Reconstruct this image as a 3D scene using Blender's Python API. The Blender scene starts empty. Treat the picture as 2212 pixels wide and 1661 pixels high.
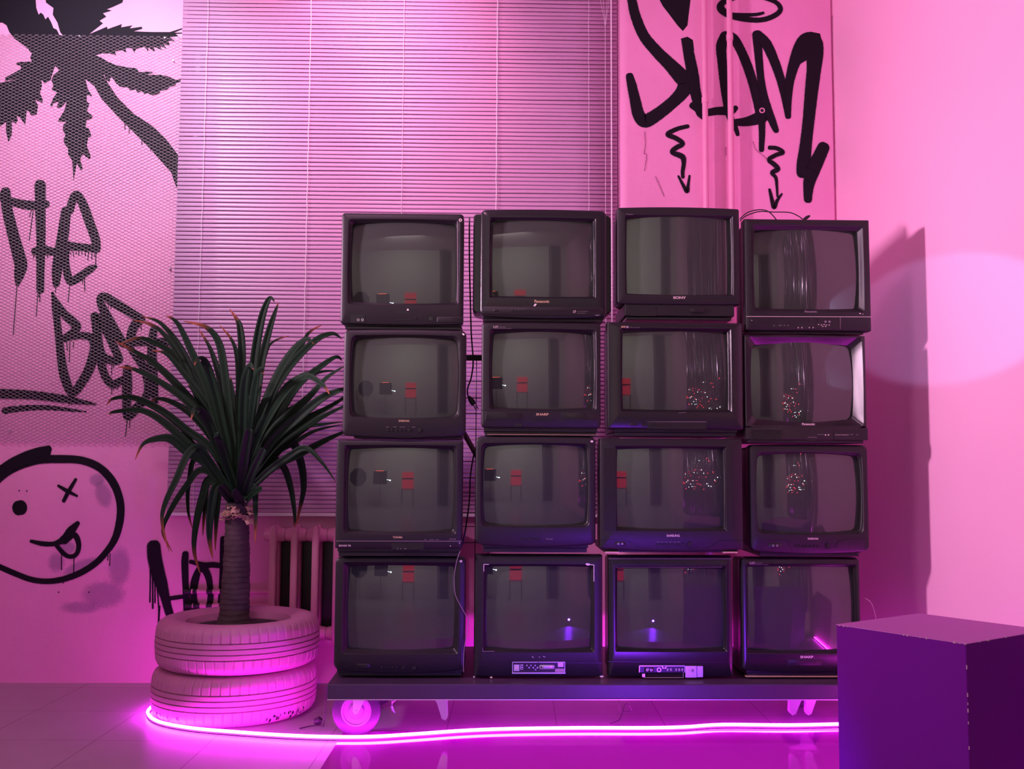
import bpy, bmesh, math, random
from math import sin, cos, pi, radians, atan2, sqrt
from mathutils import Vector, Matrix
random.seed(7)
SC = bpy.context.scene
COL = SC.collection

# ------------------------------------------------------------------ camera
F = 2150.0
CAM = Vector((0.0, 0.0, 1.08))
PITCH, YAW, ROLL = radians(4.52), radians(1.2), radians(0.3)
fw = Vector((sin(YAW)*cos(PITCH), cos(YAW)*cos(PITCH), sin(PITCH)))
r0 = Vector((cos(YAW), -sin(YAW), 0.0))
u0 = r0.cross(fw)
rt = r0*cos(ROLL) + u0*sin(ROLL)
up = u0*cos(ROLL) - r0*sin(ROLL)
cd = bpy.data.cameras.new('camera')
cam = bpy.data.objects.new('camera', cd); COL.objects.link(cam)
cd.sensor_width = 36.0; cd.lens = 36.0*F/2212.0; cd.clip_start = 0.05
cam.matrix_world = Matrix(((rt.x, up.x, -fw.x, CAM.x), (rt.y, up.y, -fw.y, CAM.y), (rt.z, up.z, -fw.z, CAM.z), (0, 0, 0, 1)))
SC.camera = cam
SC.view_settings.view_transform = 'Standard'
SC.view_settings.look = 'None'
SC.view_settings.gamma = 1.0
SC.view_settings.exposure = 0.0
SC.view_settings.use_curve_mapping = False
SC.cycles.transparent_max_bounces = 16
SC.cycles.max_bounces = 8
SC.cycles.sample_clamp_indirect = 4.0
SC.cycles.use_denoising = True

def ray(px, py):
    return fw + rt*((px-1106.0)/F) - up*((py-830.5)/F)
def PY(px, py, Y):
    d = ray(px, py); return CAM + d*((Y-CAM.y)/d.y)
def PZ(px, py, z):
    d = ray(px, py); return CAM + d*((z-CAM.z)/d.z)
def PX(px, py, X):
    d = ray(px, py); return CAM + d*((X-CAM.x)/d.x)

YW = 5.00          # back wall
XW = PY(1803, 230, 4.93).x          # right wall
XL = -3.4
ZC = 3.85
YB = -2.6          # wall behind the photographer

# ------------------------------------------------------------------ light
w = bpy.data.worlds.new('world'); SC.world = w; w.use_nodes = True
w.node_tree.nodes['Background'].inputs[0].default_value = (0.5, 0.4, 0.6, 1)
w.node_tree.nodes['Background'].inputs[1].default_value = 0.005

def lamp(name, kind, loc, target, energy, color, **kw):
    l = bpy.data.lights.new(name, kind); l.energy = energy; l.color = color
    for k, v in kw.items(): setattr(l, k, v)
    o = bpy.data.objects.new(name, l); COL.objects.link(o); o.location = loc
    if target is not None:
        o.rotation_euler = (Vector(target)-Vector(loc)).to_track_quat('-Z', 'Y').to_euler()
    return o
lamp('key_lamp', 'AREA', (-3.0, 2.75, 2.20), (1.67, 3.60, 1.85), 42, (1.0, 0.60, 0.86), shape='SQUARE', size=0.28, spread=radians(85))
lamp('ceiling_lamp', 'AREA', (-0.9, 2.0, 3.6), (0.3, 4.8, 2.0), 22, (1.0, 0.48, 0.80), shape='SQUARE', size=0.6)  # unseen pink fill added to lift the lower left wall
lamp('blind_lamp', 'SPOT', (-0.70, 3.90, 3.72), (-0.62, 4.95, 3.15), 125, (1.0, 0.46, 0.62), spot_size=radians(84), spot_blend=1.0, shadow_soft_size=0.05)
lamp('lavender_lamp', 'SPOT', (-1.85, 3.25, 3.72), (-1.95, 4.95, 2.80), 250, (0.98, 0.88, 1.0), spot_size=radians(70), spot_blend=1.0, shadow_soft_size=0.05)
lamp('band_lamp', 'SPOT', (0.75, 0.3, 1.32), (1.70, 3.55, 1.62), 420, (0.50, 0.62, 1.0), spot_size=radians(8.5), spot_blend=0.25, shadow_soft_size=0.01)
lamp('blue_lamp', 'SPOT', (0.75, 2.20, 0.08), (0.40, 3.9, 0.14), 78, (0.22, 0.02, 1.0), spot_size=radians(84), spot_blend=1.0, shadow_soft_size=0.01)
lamp('rear_room_lamp', 'AREA', (-0.8, -0.4, 3.6), (-0.6, -2.6, 1.4), 100, (0.90, 1.0, 0.86), shape='SQUARE', size=1.4)
lamp('street_lamp', 'SPOT', (0.1, 6.2, 1.75), (-0.40, 4.95, 1.32), 160, (0.42, 0.36, 1.0), spot_size=radians(46), spot_blend=0.9, shadow_soft_size=0.1)

# ------------------------------------------------------------------ materials
def mat(name, color, rough=0.5, metal=0.0, spec=0.5, bump=0.0, bscale=60.0, var=0.0, vscale=3.0, coat=0.0, emit=None, estr=0.0, bdist=0.002):
    m = bpy.data.materials.new(name); m.use_nodes = True
    nt = m.node_tree; b = nt.nodes['Principled BSDF']
    b.inputs['Base Color'].default_value = (*color, 1)
    b.inputs['Roughness'].default_value = rough
    b.inputs['Metallic'].default_value = metal
    b.inputs['Specular IOR Level'].default_value = spec
    b.inputs['Coat Weight'].default_value = coat
    b.inputs['Coat Roughness'].default_value = 0.04
    if emit: 
        b.inputs['Emission Color'].default_value = (*emit, 1); b.inputs['Emission Strength'].default_value = estr
    tc = nt.nodes.new('ShaderNodeTexCoord')
    if bump > 0:
        n = nt.nodes.new('ShaderNodeTexNoise'); n.inputs['Scale'].default_value = bscale; n.inputs['Detail'].default_value = 5
        nt.links.new(tc.outputs['Object'], n.inputs['Vector'])
        bp = nt.nodes.new('ShaderNodeBump'); bp.inputs['Strength'].default_value = bump; bp.inputs['Distance'].default_value = bdist
        nt.links.new(n.outputs['Fac'], bp.inputs['Height']); nt.links.new(bp.outputs['Normal'], b.inputs['Normal'])
    if var > 0:
        n = nt.nodes.new('ShaderNodeTexNoise'); n.inputs['Scale'].default_value = vscale; n.inputs['Detail'].default_value = 6
        nt.links.new(tc.outputs['Object'], n.inputs['Vector'])
        r = nt.nodes.new('ShaderNodeMapRange'); r.inputs[1].default_value = 0.3; r.inputs[2].default_value = 0.7
        r.inputs[3].default_value = 1-var; r.inputs[4].default_value = 1+var
        nt.links.new(n.outputs['Fac'], r.inputs[0])
        mx = nt.nodes.new('ShaderNodeMix'); mx.data_type = 'RGBA'; mx.blend_type = 'MULTIPLY'; mx.inputs[0].default_value = 1
        mx.inputs[6].default_value = (*color, 1); nt.links.new(r.outputs[0], mx.inputs[7]); nt.links.new(mx.outputs[2], b.inputs['Base Color'])
    return m

WALLC = (0.93, 0.37, 0.66)
M = {}
M['wall'] = mat('pink_painted_plaster', WALLC, 0.55, bump=0.55, bscale=14, var=0.05, vscale=2.2, bdist=0.006)
M['wall_smooth'] = mat('pink_painted_smooth_wall', (0.95, 0.49, 0.72), 0.5, bump=0.25, bscale=5, var=0.02, vscale=1.5, bdist=0.004)
M['wall_grey'] = mat('grey_plaster', (0.60, 0.58, 0.54), 0.8, bump=0.2, bscale=20)
M['ceiling'] = mat('ceiling_paint', (0.7, 0.55, 0.62), 0.8)
M['paint'] = mat('black_spray_paint', (0.012, 0.008, 0.016), 0.42)
M['pipe'] = mat('pink_painted_pipe', (0.92, 0.36, 0.60), 0.35, bump=0.2, bscale=25)
M['rad'] = mat('pink_painted_radiator', (0.85, 0.34, 0.55), 0.35, bump=0.25, bscale=30)
M['slat'] = mat('lilac_slat_metal', (0.62, 0.35, 0.58), 0.36, spec=0.35)
M['cord'] = mat('white_cord', (0.9, 0.85, 0.92), 0.6)
M['tv'] = mat('charcoal_tv_plastic', (0.016, 0.0145, 0.018), 0.42, spec=0.38, bump=0.12, bscale=500, bdist=0.0005, var=0.06, vscale=9)
M['tv2'] = mat('satin_tv_plastic', (0.013, 0.012, 0.015), 0.27, bump=0.03, bscale=300, bdist=0.0004)
M['tvdark'] = mat('black_tv_plastic', (0.010, 0.009, 0.012), 0.35)
M['glass'] = mat('grey_picture_tube_glass', (0.040, 0.050, 0.043), 0.012, spec=1.0)
M['silver'] = mat('bare_silver_metal', (0.62, 0.60, 0.66), 0.32, metal=0.7)
M['print'] = mat('pale_lettering', (0.75, 0.62, 0.62), 0.45)
M['printdim'] = mat('faint_lettering', (0.28, 0.22, 0.27), 0.45)
M['gold'] = mat('gold_lettering', (0.70, 0.50, 0.32), 0.35, metal=0.3)
M['white'] = mat('white_scuff', (0.85, 0.78, 0.78), 0.6)
M['rubber'] = mat('black_rubber', (0.02, 0.018, 0.022), 0.5)
M['zinc'] = mat('zinc_plated_steel', (0.75, 0.70, 0.78), 0.33, metal=0.75, bump=0.1, bscale=60)
M['hub'] = mat('brushed_hub_metal', (0.34, 0.22, 0.36), 0.45, metal=0.4)
M['wheel'] = mat('purple_grey_wheel_rubber', (0.035, 0.022, 0.045), 0.55)
M['board'] = mat('black_painted_board', (0.060, 0.035, 0.080), 0.35, bump=0.1, bscale=40, var=0.1)
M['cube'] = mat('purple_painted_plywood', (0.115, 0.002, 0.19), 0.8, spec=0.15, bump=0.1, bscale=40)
M['sheet'] = mat('dark_mirror_acrylic', (0.60, 0.03, 0.62), 0.05, spec=0.9)
M['tyre'] = mat('pink_painted_rubber', (0.66, 0.27, 0.48), 0.55, bump=0.35, bscale=35, var=0.06, vscale=12)
M['soil'] = mat('dark_potting_soil', (0.05, 0.035, 0.045), 0.9, bump=0.8, bscale=70)
M['bark'] = mat('grey_brown_bark', (0.085, 0.058, 0.062), 0.8, bump=0.6, bscale=60, var=0.25, vscale=18)
M['flake'] = mat('dry_leaf_sheath', (0.50, 0.30, 0.25), 0.8, bump=0.3, bscale=80, var=0.3, vscale=30)
M['red'] = mat('red_poster_paper', (0.75, 0.03, 0.05), 0.6, emit=(1.0, 0.05, 0.08), estr=1.3)  # emission added so the poster mirrors brighter in the screens
M['softbox'] = mat('black_softbox_cloth', (0.01, 0.01, 0.012), 0.7)
M['tinsel'] = mat('silver_tinsel_foil', (0.8, 0.8, 0.85), 0.12, metal=1.0)
M['grey'] = mat('grey_wire', (0.36, 0.27, 0.33), 0.5)
M['led'] = mat('magenta_led_silicone', (0.9, 0.5, 0.9), 0.5, emit=(0.95, 0.022, 1.0), estr=112.0)
M['ledbase'] = mat('milky_silicone_base', (0.5, 0.3, 0.5), 0.5)

def attr_mat(name, colA, colB, rough, soft=False):
    """colour attribute 'Fac' : mixes two paint colours (soft=False) or fades paint out to nothing (soft=True)"""
    m = bpy.data.materials.new(name); m.use_nodes = True; nt = m.node_tree; b = nt.nodes['Principled BSDF']
    a = nt.nodes.new('ShaderNodeAttribute'); a.attribute_name = 'Fac'
    b.inputs['Roughness'].default_value = rough
    if soft:
        b.inputs['Base Color'].default_value = (*colA, 1)
        tc = nt.nodes.new('ShaderNodeTexCoord')
        n = nt.nodes.new('ShaderNodeTexNoise'); n.inputs['Scale'].default_value = 260; n.inputs['Detail'].default_value = 3
        nt.links.new(tc.outputs['Object'], n.inputs['Vector'])
        # spray speckle at the fading rim
        ad = nt.nodes.new('ShaderNodeMath'); ad.operation = 'MULTIPLY_ADD'; ad.inputs[1].default_value = 0.9; ad.inputs[2].default_value = -0.45
        nt.links.new(n.outputs['Fac'], ad.inputs[0])
        s = nt.nodes.new('ShaderNodeMath'); s.operation = 'ADD'
        nt.links.new(a.outputs['Fac'], s.inputs[0]); nt.links.new(ad.outputs[0], s.inputs[1])
        p = nt.nodes.new('ShaderNodeMapRange'); p.interpolation_type = 'SMOOTHSTEP'
        p.inputs[1].default_value = 0.30; p.inputs[2].default_value = 0.85
        nt.links.new(s.outputs[0], p.inputs[0]); 
        g = nt.nodes.new('ShaderNodeMath'); g.operation = 'MULTIPLY'; g.inputs[1].default_value = colB[0]
        nt.links.new(p.outputs[0], g.inputs[0]); nt.links.new(g.outputs[0], b.inputs['Alpha'])
    else:
        mx = nt.nodes.new('ShaderNodeMix'); mx.data_type = 'RGBA'
        mx.inputs[6].default_value = (*colA, 1); mx.inputs[7].default_value = (*colB, 1)
        nt.links.new(a.outputs['Fac'], mx.inputs[0]); nt.links.new(mx.outputs[2], b.inputs['Base Color'])
    return m
M['spray'] = attr_mat('black_spray_strokes', (0.008, 0.005, 0.012), (1.0, 0, 0), 0.7, soft=True)
M['spray'].node_tree.nodes['Principled BSDF'].inputs['Specular IOR Level'].default_value = 0.22
M['stain'] = attr_mat('grey_overspray', (0.42, 0.25, 0.48), (0.42, 0, 0), 0.6, soft=True)
M['leaf'] = attr_mat('dark_green_leaf', (0.010, 0.036, 0.016), (0.42, 0.13, 0.07), 0.6)
M['leaf'].node_tree.nodes['Principled BSDF'].inputs['Specular IOR Level'].default_value = 0.22

def tile_mat():
    m = mat('lilac_grey_floor_tile', (0.50, 0.40, 0.47), 0.32, bump=0.15, bscale=9)
    nt = m.node_tree; b = nt.nodes['Principled BSDF']
    tc = nt.nodes.new('ShaderNodeTexCoord'); mp = nt.nodes.new('ShaderNodeMapping')
    mp.inputs['Rotation'].default_value = (0, 0, radians(1.5)); mp.inputs['Location'].default_value = (0.28, 0.10, 0)
    br = nt.nodes.new('ShaderNodeTexBrick'); br.offset = 0.0; br.inputs['Scale'].default_value = 1.0
    br.inputs['Color1'].default_value = (0.42, 0.36, 0.42, 1); br.inputs['Color2'].default_value = (0.45, 0.38, 0.45, 1)
    br.inputs['Mortar'].default_value = (0.22, 0.15, 0.21, 1)
    br.inputs['Mortar Size'].default_value = 0.0025; br.inputs['Brick Width'].default_value = 0.45; br.inputs['Row Height'].default_value = 0.45
    nt.links.new(tc.outputs['Object'], mp.inputs[0]); nt.links.new(mp.outputs[0], br.inputs['Vector'])
    n = nt.nodes.new('ShaderNodeTexNoise'); n.inputs['Scale'].default_value = 5; n.inputs['Detail'].default_value = 6
    nt.links.new(tc.outputs['Object'], n.inputs['Vector'])
    mr = nt.nodes.new('ShaderNodeMapRange'); mr.inputs[3].default_value = 0.85; mr.inputs[4].default_value = 1.1
    nt.links.new(n.outputs['Fac'], mr.inputs[0])
    mx = nt.nodes.new('ShaderNodeMix'); mx.data_type = 'RGBA'; mx.blend_type = 'MULTIPLY'; mx.inputs[0].default_value = 1
    nt.links.new(br.outputs['Color'], mx.inputs[6]); nt.links.new(mr.outputs[0], mx.inputs[7]); nt.links.new(mx.outputs[2], b.inputs['Base Color'])
    return m
M['tile'] = tile_mat()

# ------------------------------------------------------------------ mesh helpers
class MB:
    def __init__(s): s.v = []; s.f = []; s.a = []
    def add(s, vs, fs, a=None):
        o = len(s.v); s.v += [tuple(v) for v in vs]; s.f += [tuple(i+o for i in f) for f in fs]
        s.a += list(a) if a is not None else [1.0]*len(vs)
    def box(s, x0, x1, y0, y1, z0, z1):
        s.add([(x0,y0,z0),(x1,y0,z0),(x1,y1,z0),(x0,y1,z0),(x0,y0,z1),(x1,y0,z1),(x1,y1,z1),(x0,y1,z1)],
              [(0,3,2,1),(4,5,6,7),(0,1,5,4),(1,2,6,5),(2,3,7,6),(3,0,4,7)])
    def loft(s, rings, close=True, cap0=False, cap1=False, a=None):
        n = len(rings[0]); o = len(s.v)
        vs = [p for r in rings for p in r]; fs = []
        for i in range(len(rings)-1):
            for j in range(n if close else n-1):
                k = (j+1) % n
                fs.append((i*n+j, i*n+k, (i+1)*n+k, (i+1)*n+j))
        if cap0: fs.append(tuple(reversed(range(n))))
        if cap1: fs.append(tuple((len(rings)-1)*n+j for j in range(n)))
        s.add(vs, fs, a)
    def tube(s, pts, r, n=8, cap=True):
        pts = [Vector(p) for p in pts]; rings = []
        m = len(pts)
        for i, p in enumerate(pts):
            t = (pts[min(i+1, m-1)]-pts[max(i-1, 0)]).normalized()
            a = Vector((0, 0, 1)) if abs(t.z) < 0.9 else Vector((1, 0, 0))
            u = t.cross(a).normalized(); v = t.cross(u)
            rr = r[i] if isinstance(r, (list, tuple)) else r
            rings.append([p + u*cos(2*pi*k/n)*rr + v*sin(2*pi*k/n)*rr for k in range(n)])
        s.loft(rings, cap0=cap, cap1=cap)
    def disc_y(s, x, z, r, y0, y1, n=20, r2=None):
        """cylinder along Y, front at y0"""
        r2 = r if r2 is None else r2
        s.loft([[(x+cos(2*pi*k/n)*r, y1, z+sin(2*pi*k/n)*r) for k in range(n)], [(x+cos(2*pi*k/n)*r2, y0, z+sin(2*pi*k/n)*r2) for k in range(n)]], cap0=True, cap1=True)
    def build(s, name, m, parent=None, smooth=True, bevel=0.0, attr=False, solid=0.0, sub=0):
        me = bpy.data.meshes.new(name); me.from_pydata(s.v, [], s.f); me.update()
        bm = bmesh.new(); bm.from_mesh(me)
        bmesh.ops.recalc_face_normals(bm, faces=bm.faces); bm.to_mesh(me); bm.free()
        if attr:
            at = me.attributes.new('Fac', 'FLOAT', 'POINT')
            for i, a in enumerate(s.a): at.data[i].value = a
        me.materials.append(m)
        o = bpy.data.objects.new(name, me); COL.objects.link(o)
        if parent: 
            o.parent = parent; o.matrix_parent_inverse = Matrix.Translation(-parent.location)
        if bevel > 0:
            b = o.modifiers.new('b', 'BEVEL'); b.width = bevel; b.segments = 2; b.limit_method = 'ANGLE'; b.angle_limit = radians(50)
        if solid > 0:
            q = o.modifiers.new('s', 'SOLIDIFY'); q.thickness = solid; q.offset = 0
        if sub: 
            q = o.modifiers.new('u', 'SUBSURF'); q.levels = sub; q.render_levels = sub
        if smooth:
            me.polygons.foreach_set('use_smooth', [True]*len(me.polygons))
            me.set_sharp_from_angle(angle=radians(38))
        return o
def thing(name, label, cat, loc, group=None):
    o = bpy.data.objects.new(name, None); COL.objects.link(o); o.location = loc
    o.empty_display_size = 0.05
    o['label'] = label; o['category'] = cat
    if group: o['group'] = group
    return o
def tag(o, label, cat, group=None):
    o['label'] = label; o['category'] = cat
    if group: o['group'] = group
    return o
def struct(o): o['kind'] = 'structure'; return o

def smooth_path(pts, n=8):
    """Catmull-Rom through points of any dimension"""
    if len(pts) < 3: 
        a, b = pts[0], pts[-1]
        return [tuple(a[k]+(b[k]-a[k])*i/n for k in range(len(a))) for i in range(n+1)]
    P = [pts[0]] + list(pts) + [pts[-1]]; out = []
    for i in range(1, len(P)-2):
        for j in range(n):
            t = j/n
            out.append(tuple(0.5*((2*P[i][k]) + (-P[i-1][k]+P[i+1][k])*t + (2*P[i-1][k]-5*P[i][k]+4*P[i+1][k]-P[i+2][k])*t*t + (-P[i-1][k]+3*P[i][k]-3*P[i+1][k]+P[i+2][k])*t**3) for k in range(len(pts[0]))))
    out.append(tuple(pts[-1])); return out

def text_obj(body, x, y, z, h, m, parent, name='lettering', width=None, depth=0.0006, bold=0.0):
    c = bpy.data.curves.new(name, 'FONT'); c.body = body; c.size = 1.0; c.align_x = 'CENTER'; c.align_y = 'CENTER'; c.extrude = 0.01; c.offset = bold
    t = bpy.data.objects.new(name, c); COL.objects.link(t)
    dg = bpy.context.evaluated_depsgraph_get(); dg.update()
    me = bpy.data.meshes.new_from_object(t.evaluated_get(dg))
    bpy.data.objects.remove(t); bpy.data.curves.remove(c)
    xs = [v.co.x for v in me.vertices]; ys = [v.co.y for v in me.vertices]
    ww = max(xs)-min(xs); hh = max(ys)-min(ys); cx = (max(xs)+min(xs))/2; cy = (max(ys)+min(ys))/2
    sx = (width/ww) if width else h/hh; sz = h/hh
    for v in me.vertices:
        a, b, d = v.co
        v.co = (x+(a-cx)*sx, y-depth*(1 if d > 0 else 0), z+(b-cy)*sz)
    me.materials.clear(); me.materials.append(m)
    o = bpy.data.objects.new(name, me); COL.objects.link(o); o.parent = parent; o.matrix_parent_inverse = Matrix.Translation(-parent.location)
    return o

# ------------------------------------------------------------------ room shell
def plane_box(name, m, *b, **k):
    q = MB(); q.box(*b); return struct(q.build(name, m, smooth=False, **k))
plane_box('floor', M['tile'], XL-0.1, XW+0.1, YB-0.1, YW+0.3, -0.1, 0.0)
plane_box('ceiling', M['ceiling'], XL-0.1, XW+0.1, YB-0.1, YW+0.3, ZC, ZC+0.1)
plane_box('wall_right', M['wall_smooth'], XW, XW+0.1, YB, YW+0.3, 0, ZC)
plane_box('wall_left', M['wall_grey'], XL-0.1, XL, YB, YW+0.3, 0, ZC)
plane_box('wall_front', M['wall_grey'], XL, XW, YB-0.1, YB, 0, ZC)
# back wall with the window opening behind the blind
wx0, wx1, wz0, wz1 = -1.60, 0.42, 1.02, 3.30
q = MB()
q.box(XL, wx0, YW, YW+0.3, 0, ZC); q.box(wx1, XW, YW, YW+0.3, 0, ZC)
q.box(wx0, wx1, YW, YW+0.3, 0, wz0); q.box(wx0, wx1, YW, YW+0.3, wz1, ZC)
wall_back = struct(q.build('wall_back', M['wall'], smooth=False))
# window with frame and dark night panes
M['pane'] = bpy.data.materials.new('clear_window_glass'); M['pane'].use_nodes = True
_nt = M['pane'].node_tree; _nt.nodes.remove(_nt.nodes['Principled BSDF'])
_m = _nt.nodes.new('ShaderNodeMixShader'); _m.inputs[0].default_value = 0.08
_t = _nt.nodes.new('ShaderNodeBsdfTransparent'); _g = _nt.nodes.new('ShaderNodeBsdfGlossy'); _g.inputs['Roughness'].default_value = 0.02
_nt.links.new(_t.outputs[0], _m.inputs[1]); _nt.links.new(_g.outputs[0], _m.inputs[2]); _nt.links.new(_m.outputs[0], _nt.nodes['Material Output'].inputs[0])
win = bpy.data.objects.new('window_1', None); COL.objects.link(win); win.location = ((wx0+wx1)/2, YW+0.2, wz0); struct(win)
q = MB()
for a, b in ((wx0, wx0+0.06), (wx1-0.06, wx1), (-0.57, -0.51)): q.box(a, b, YW+0.16, YW+0.22, wz0, wz1)
for a, b in ((wz0, wz0+0.06), (wz1-0.06, wz1)): q.box(wx0+0.06, wx1-0.06, YW+0.16, YW+0.22, a, b)
q.build('window_frame', M['cord'], win, smooth=False)
q = MB(); q.box(wx0, wx1, YW+0.185, YW+0.195, wz0, wz1); q.build('pane', M['pane'], win, smooth=False)

# pier (painted chimney breast) between window and right corner, rounded left edge
YP = 4.93
xp0 = PY(1336, 230, YP).x
q = MB()
prof = [(xp0, YW), (xp0, YP+0.04)]
for k in range(1, 9):
    a = pi - k*pi/16; prof.append((xp0+0.05+0.05*cos(a), YP+0.04-0.04*sin(a)))
prof += [(XW-0.012, YP), (XW-0.012, YP+0.01), (XW, YP+0.014), (XW, YW)]
q.loft([[(x, y, 0.0) for x, y in prof], [(x, y, ZC) for x, y in prof]], cap0=True, cap1=True)
pier = struct(q.build('wall_pier', M['wall']))

# small moulded ledge / two painted heating pipes low on the wall
def zrow(px, py, Y): return PY(px, py, Y).z

# ------------------------------------------------------------------ graffiti (spray paint lying on the plaster)
class Paint:
    def __init__(s, Y, ox, oy, sc, n0=0): s.Y, s.ox, s.oy, s.sc, s.k, s.mb = Y, ox, oy, sc, n0, MB()
    def conv(s, x, y):
        p = PY(s.ox+x/s.sc, s.oy+y/s.sc, s.Y); return p
    def lay(s):
        s.k += 1; return s.Y - 0.0012 - (s.k % 60)*0.00006
    def stroke(s, pts, soft=0.13, discs=True, n=7):
        mm = s.Y/F/s.sc   # metres per crop pixel
        pts = [p if len(p) == 3 else (*p, pts[0][2]) for p in pts]
        path = smooth_path(pts, n)
        W = []
        for x, y, wd in path:
            c = s.conv(x, y); W.append((c.x, c.z, wd*mm/2*1.10))
        Y = s.lay(); ring = []; al = []; S_ = []
        def tang(i):
            a = W[max(i-1, 0)]; b = W[min(i+1, len(W)-1)]
            tx, tz = b[0]-a[0], b[1]-a[1]; L = sqrt(tx*tx+tz*tz) or 1
            return tx/L, tz/L
        def cap(i, sg):
            x, z, r = W[i]; tx, tz = tang(i); out = []
            for k in range(1, 8):
                a_ = pi/2*k/7; out.append((x+sg*tx*r*sin(a_), z+sg*tz*r*sin(a_), r*cos(a_), tx, tz, 1 if k < 6 else 0))
            return out
        if discs: S_ += list(reversed(cap(0, -1)))
        S_ += [(x, z, r, *tang(i), 1) for i, (x, z, r) in enumerate(W)]
        if discs: S_ += cap(len(W)-1, 1)
        for x, z, r, tx, tz, av in S_:
            nx, nz = -tz, tx
            e = soft*min(max(r, 0.004), 0.03)+0.002; e2 = min(e*0.6, r*0.9)
            ring.append([(x+nx*k, Y, z+nz*k) for k in (-(r+e), -(r-e2), r-e2, r+e)]); al += [0, av, av, 0]
        s.mb.loft(ring, close=False, a=al)
    def blob(s, x, y, rx, ry, inner=0.2, rot=0):
        mm = s.Y/F/s.sc; c = s.conv(x, y); Y = s.lay(); m_ = 28
        R = lambda f, k: (c.x+(cos(2*pi*k/m_)*rx*cos(rot)-sin(2*pi*k/m_)*ry*sin(rot))*f*mm, Y, c.z+(sin(2*pi*k/m_)*ry*cos(rot)+cos(2*pi*k/m_)*rx*sin(rot))*f*mm)
        vs = [(c.x, Y, c.z)] + [R(inner, k) for k in range(m_)] + [R(1, k) for k in range(m_)]
        fs = [(0, 1+k, 1+(k+1) % m_) for k in range(m_)] + [(1+k, 1+m_+k, 1+m_+(k+1) % m_, 1+(k+1) % m_) for k in range(m_)]
        s.mb.add(vs, fs, [1]*(m_+1)+[0]*m_)
    def drip(s, x0, y0, x1, y1, wd=5):
        s.stroke([(x0, y0, wd), ((x0+x1)/2, (y0+y1)/2, wd*0.8), (x1, y1, wd*0.9)], soft=0.3, discs=False, n=3)
    def poly(s, pts):
        Y = s.lay(); vs = []
        for x, y in pts:
            c = s.conv(x, y); vs.append((c.x, Y, c.z))
        from mathutils.geometry import tessellate_polygon
        s.mb.add(vs, [tuple(t) for t in tessellate_polygon([[Vector(v) for v in vs]])])
    def done(s, name, parent, m='spray'):
        return s.mb.build(name, M[m], parent, smooth=False, attr=True)

# --- lettering on the pier: S L A M, halo, two arrows
g = Paint(YP, 1300, 0, 3.461)
g.stroke([(215,-60,60),(228,20,66),(255,130,72),(315,270,76),(410,385,82),(500,475,92),(580,560,110),(628,625,112),(600,690,96),(540,755,84),(450,830,86),(370,885,92),(315,905,92),(272,850,84),(245,730,74),(222,630,66),(208,572,54)])
g.poly([(400,-60),(670,-60),(655,60),(640,190),(605,233),(565,190),(505,110),(455,45)])
g.stroke([(632,312,68),(655,430,78),(680,560,82),(700,690,76),(735,830,70),(760,870,50)])
g.poly([(590,290),(640,275),(680,300),(690,380),(620,400)])
g.stroke([(680,790,50),(770,840,50),(860,830,56),(960,828,60),(1000,808,36)])
g.stroke([(925,280,85),(893,350,74),(900,470,66),(915,620,62),(935,760,58),(960,880,50),(1000,960,36),(1015,1005,28)])
g.stroke([(925,275,80),(985,290,70),(1040,380,66),(1090,500,68),(1135,640,66),(1170,780,68),(1190,850,80)])
g.stroke([(1010,915,50),(1080,910,64),(1170,885,86),(1210,860,90)])
g.stroke([(1195,890,50),(1197,1000,44),(1193,1120,36)])
g.stroke([(1160,262,68),(1170,400,58),(1185,560,52),(1205,690,54),(1240,820,60),(1275,910,54),(1302,975,40)])
g.stroke([(1165,265,72),(1230,330,74),(1290,460,68),(1335,590,62),(1370,720,60),(1392,870,40)])
g.stroke([(1392,870,40),(1392,740,52),(1405,600,64),(1440,470,80),(1490,360,110),(1540,310,130),(1590,320,112),(1600,400,104),(1585,520,100),(1565,700,92),(1545,900,82),(1525,1080,84),(1508,1220,96),(1500,1290,84)])
g.stroke([(1655,1105,84),(1620,1180,92),(1580,1270,96),(1550,1360,82),(1542,1430,66),(1540,1490,56)])
g.poly([(1440,330),(1490,262),(1560,238),(1630,252),(1648,330),(1640,480),(1600,560),(1532,560),(1530,450),(1480,480),(1425,560),(1400,480)])
g.stroke([(1490,1280,60),(1560,1310,90)])
g.stroke([(1000,-20,34),(905,20,42),(890,65,56),(950,112,46),(1060,142,40),(1190,150,36),(1290,118,36),(1335,70,34),(1300,18,32),(1200,-20,30)])
g.stroke([(950,105,20),(1060,112,26),(1150,110,24),(1205,98,20)])
g.stroke([(640,945,28),(560,965,30),(492,1005,34),(555,1035,34),(603,1075,34),(550,1108,34),(528,1140,34),(600,1172,40),(612,1220,30),(604,1280,26),(605,1325,22)])
g.stroke([(572,1318,14),(605,1380,22),(636,1432,28),(645,1380,20),(655,1315,14)])
g.stroke([(1255,1105,30),(1310,1110,30),(1352,1140,30),(1300,1160,30),(1248,1195,30),(1290,1232,34),(1315,1265,34),(1272,1292,30),(1300,1330,24),(1308,1400,18),(1312,1470,14)])
g.stroke([(1253,1418,18),(1270,1490,26),(1286,1552,28),(1310,1500,22),(1345,1450,12)])
g.done('graffiti', pier)

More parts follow.
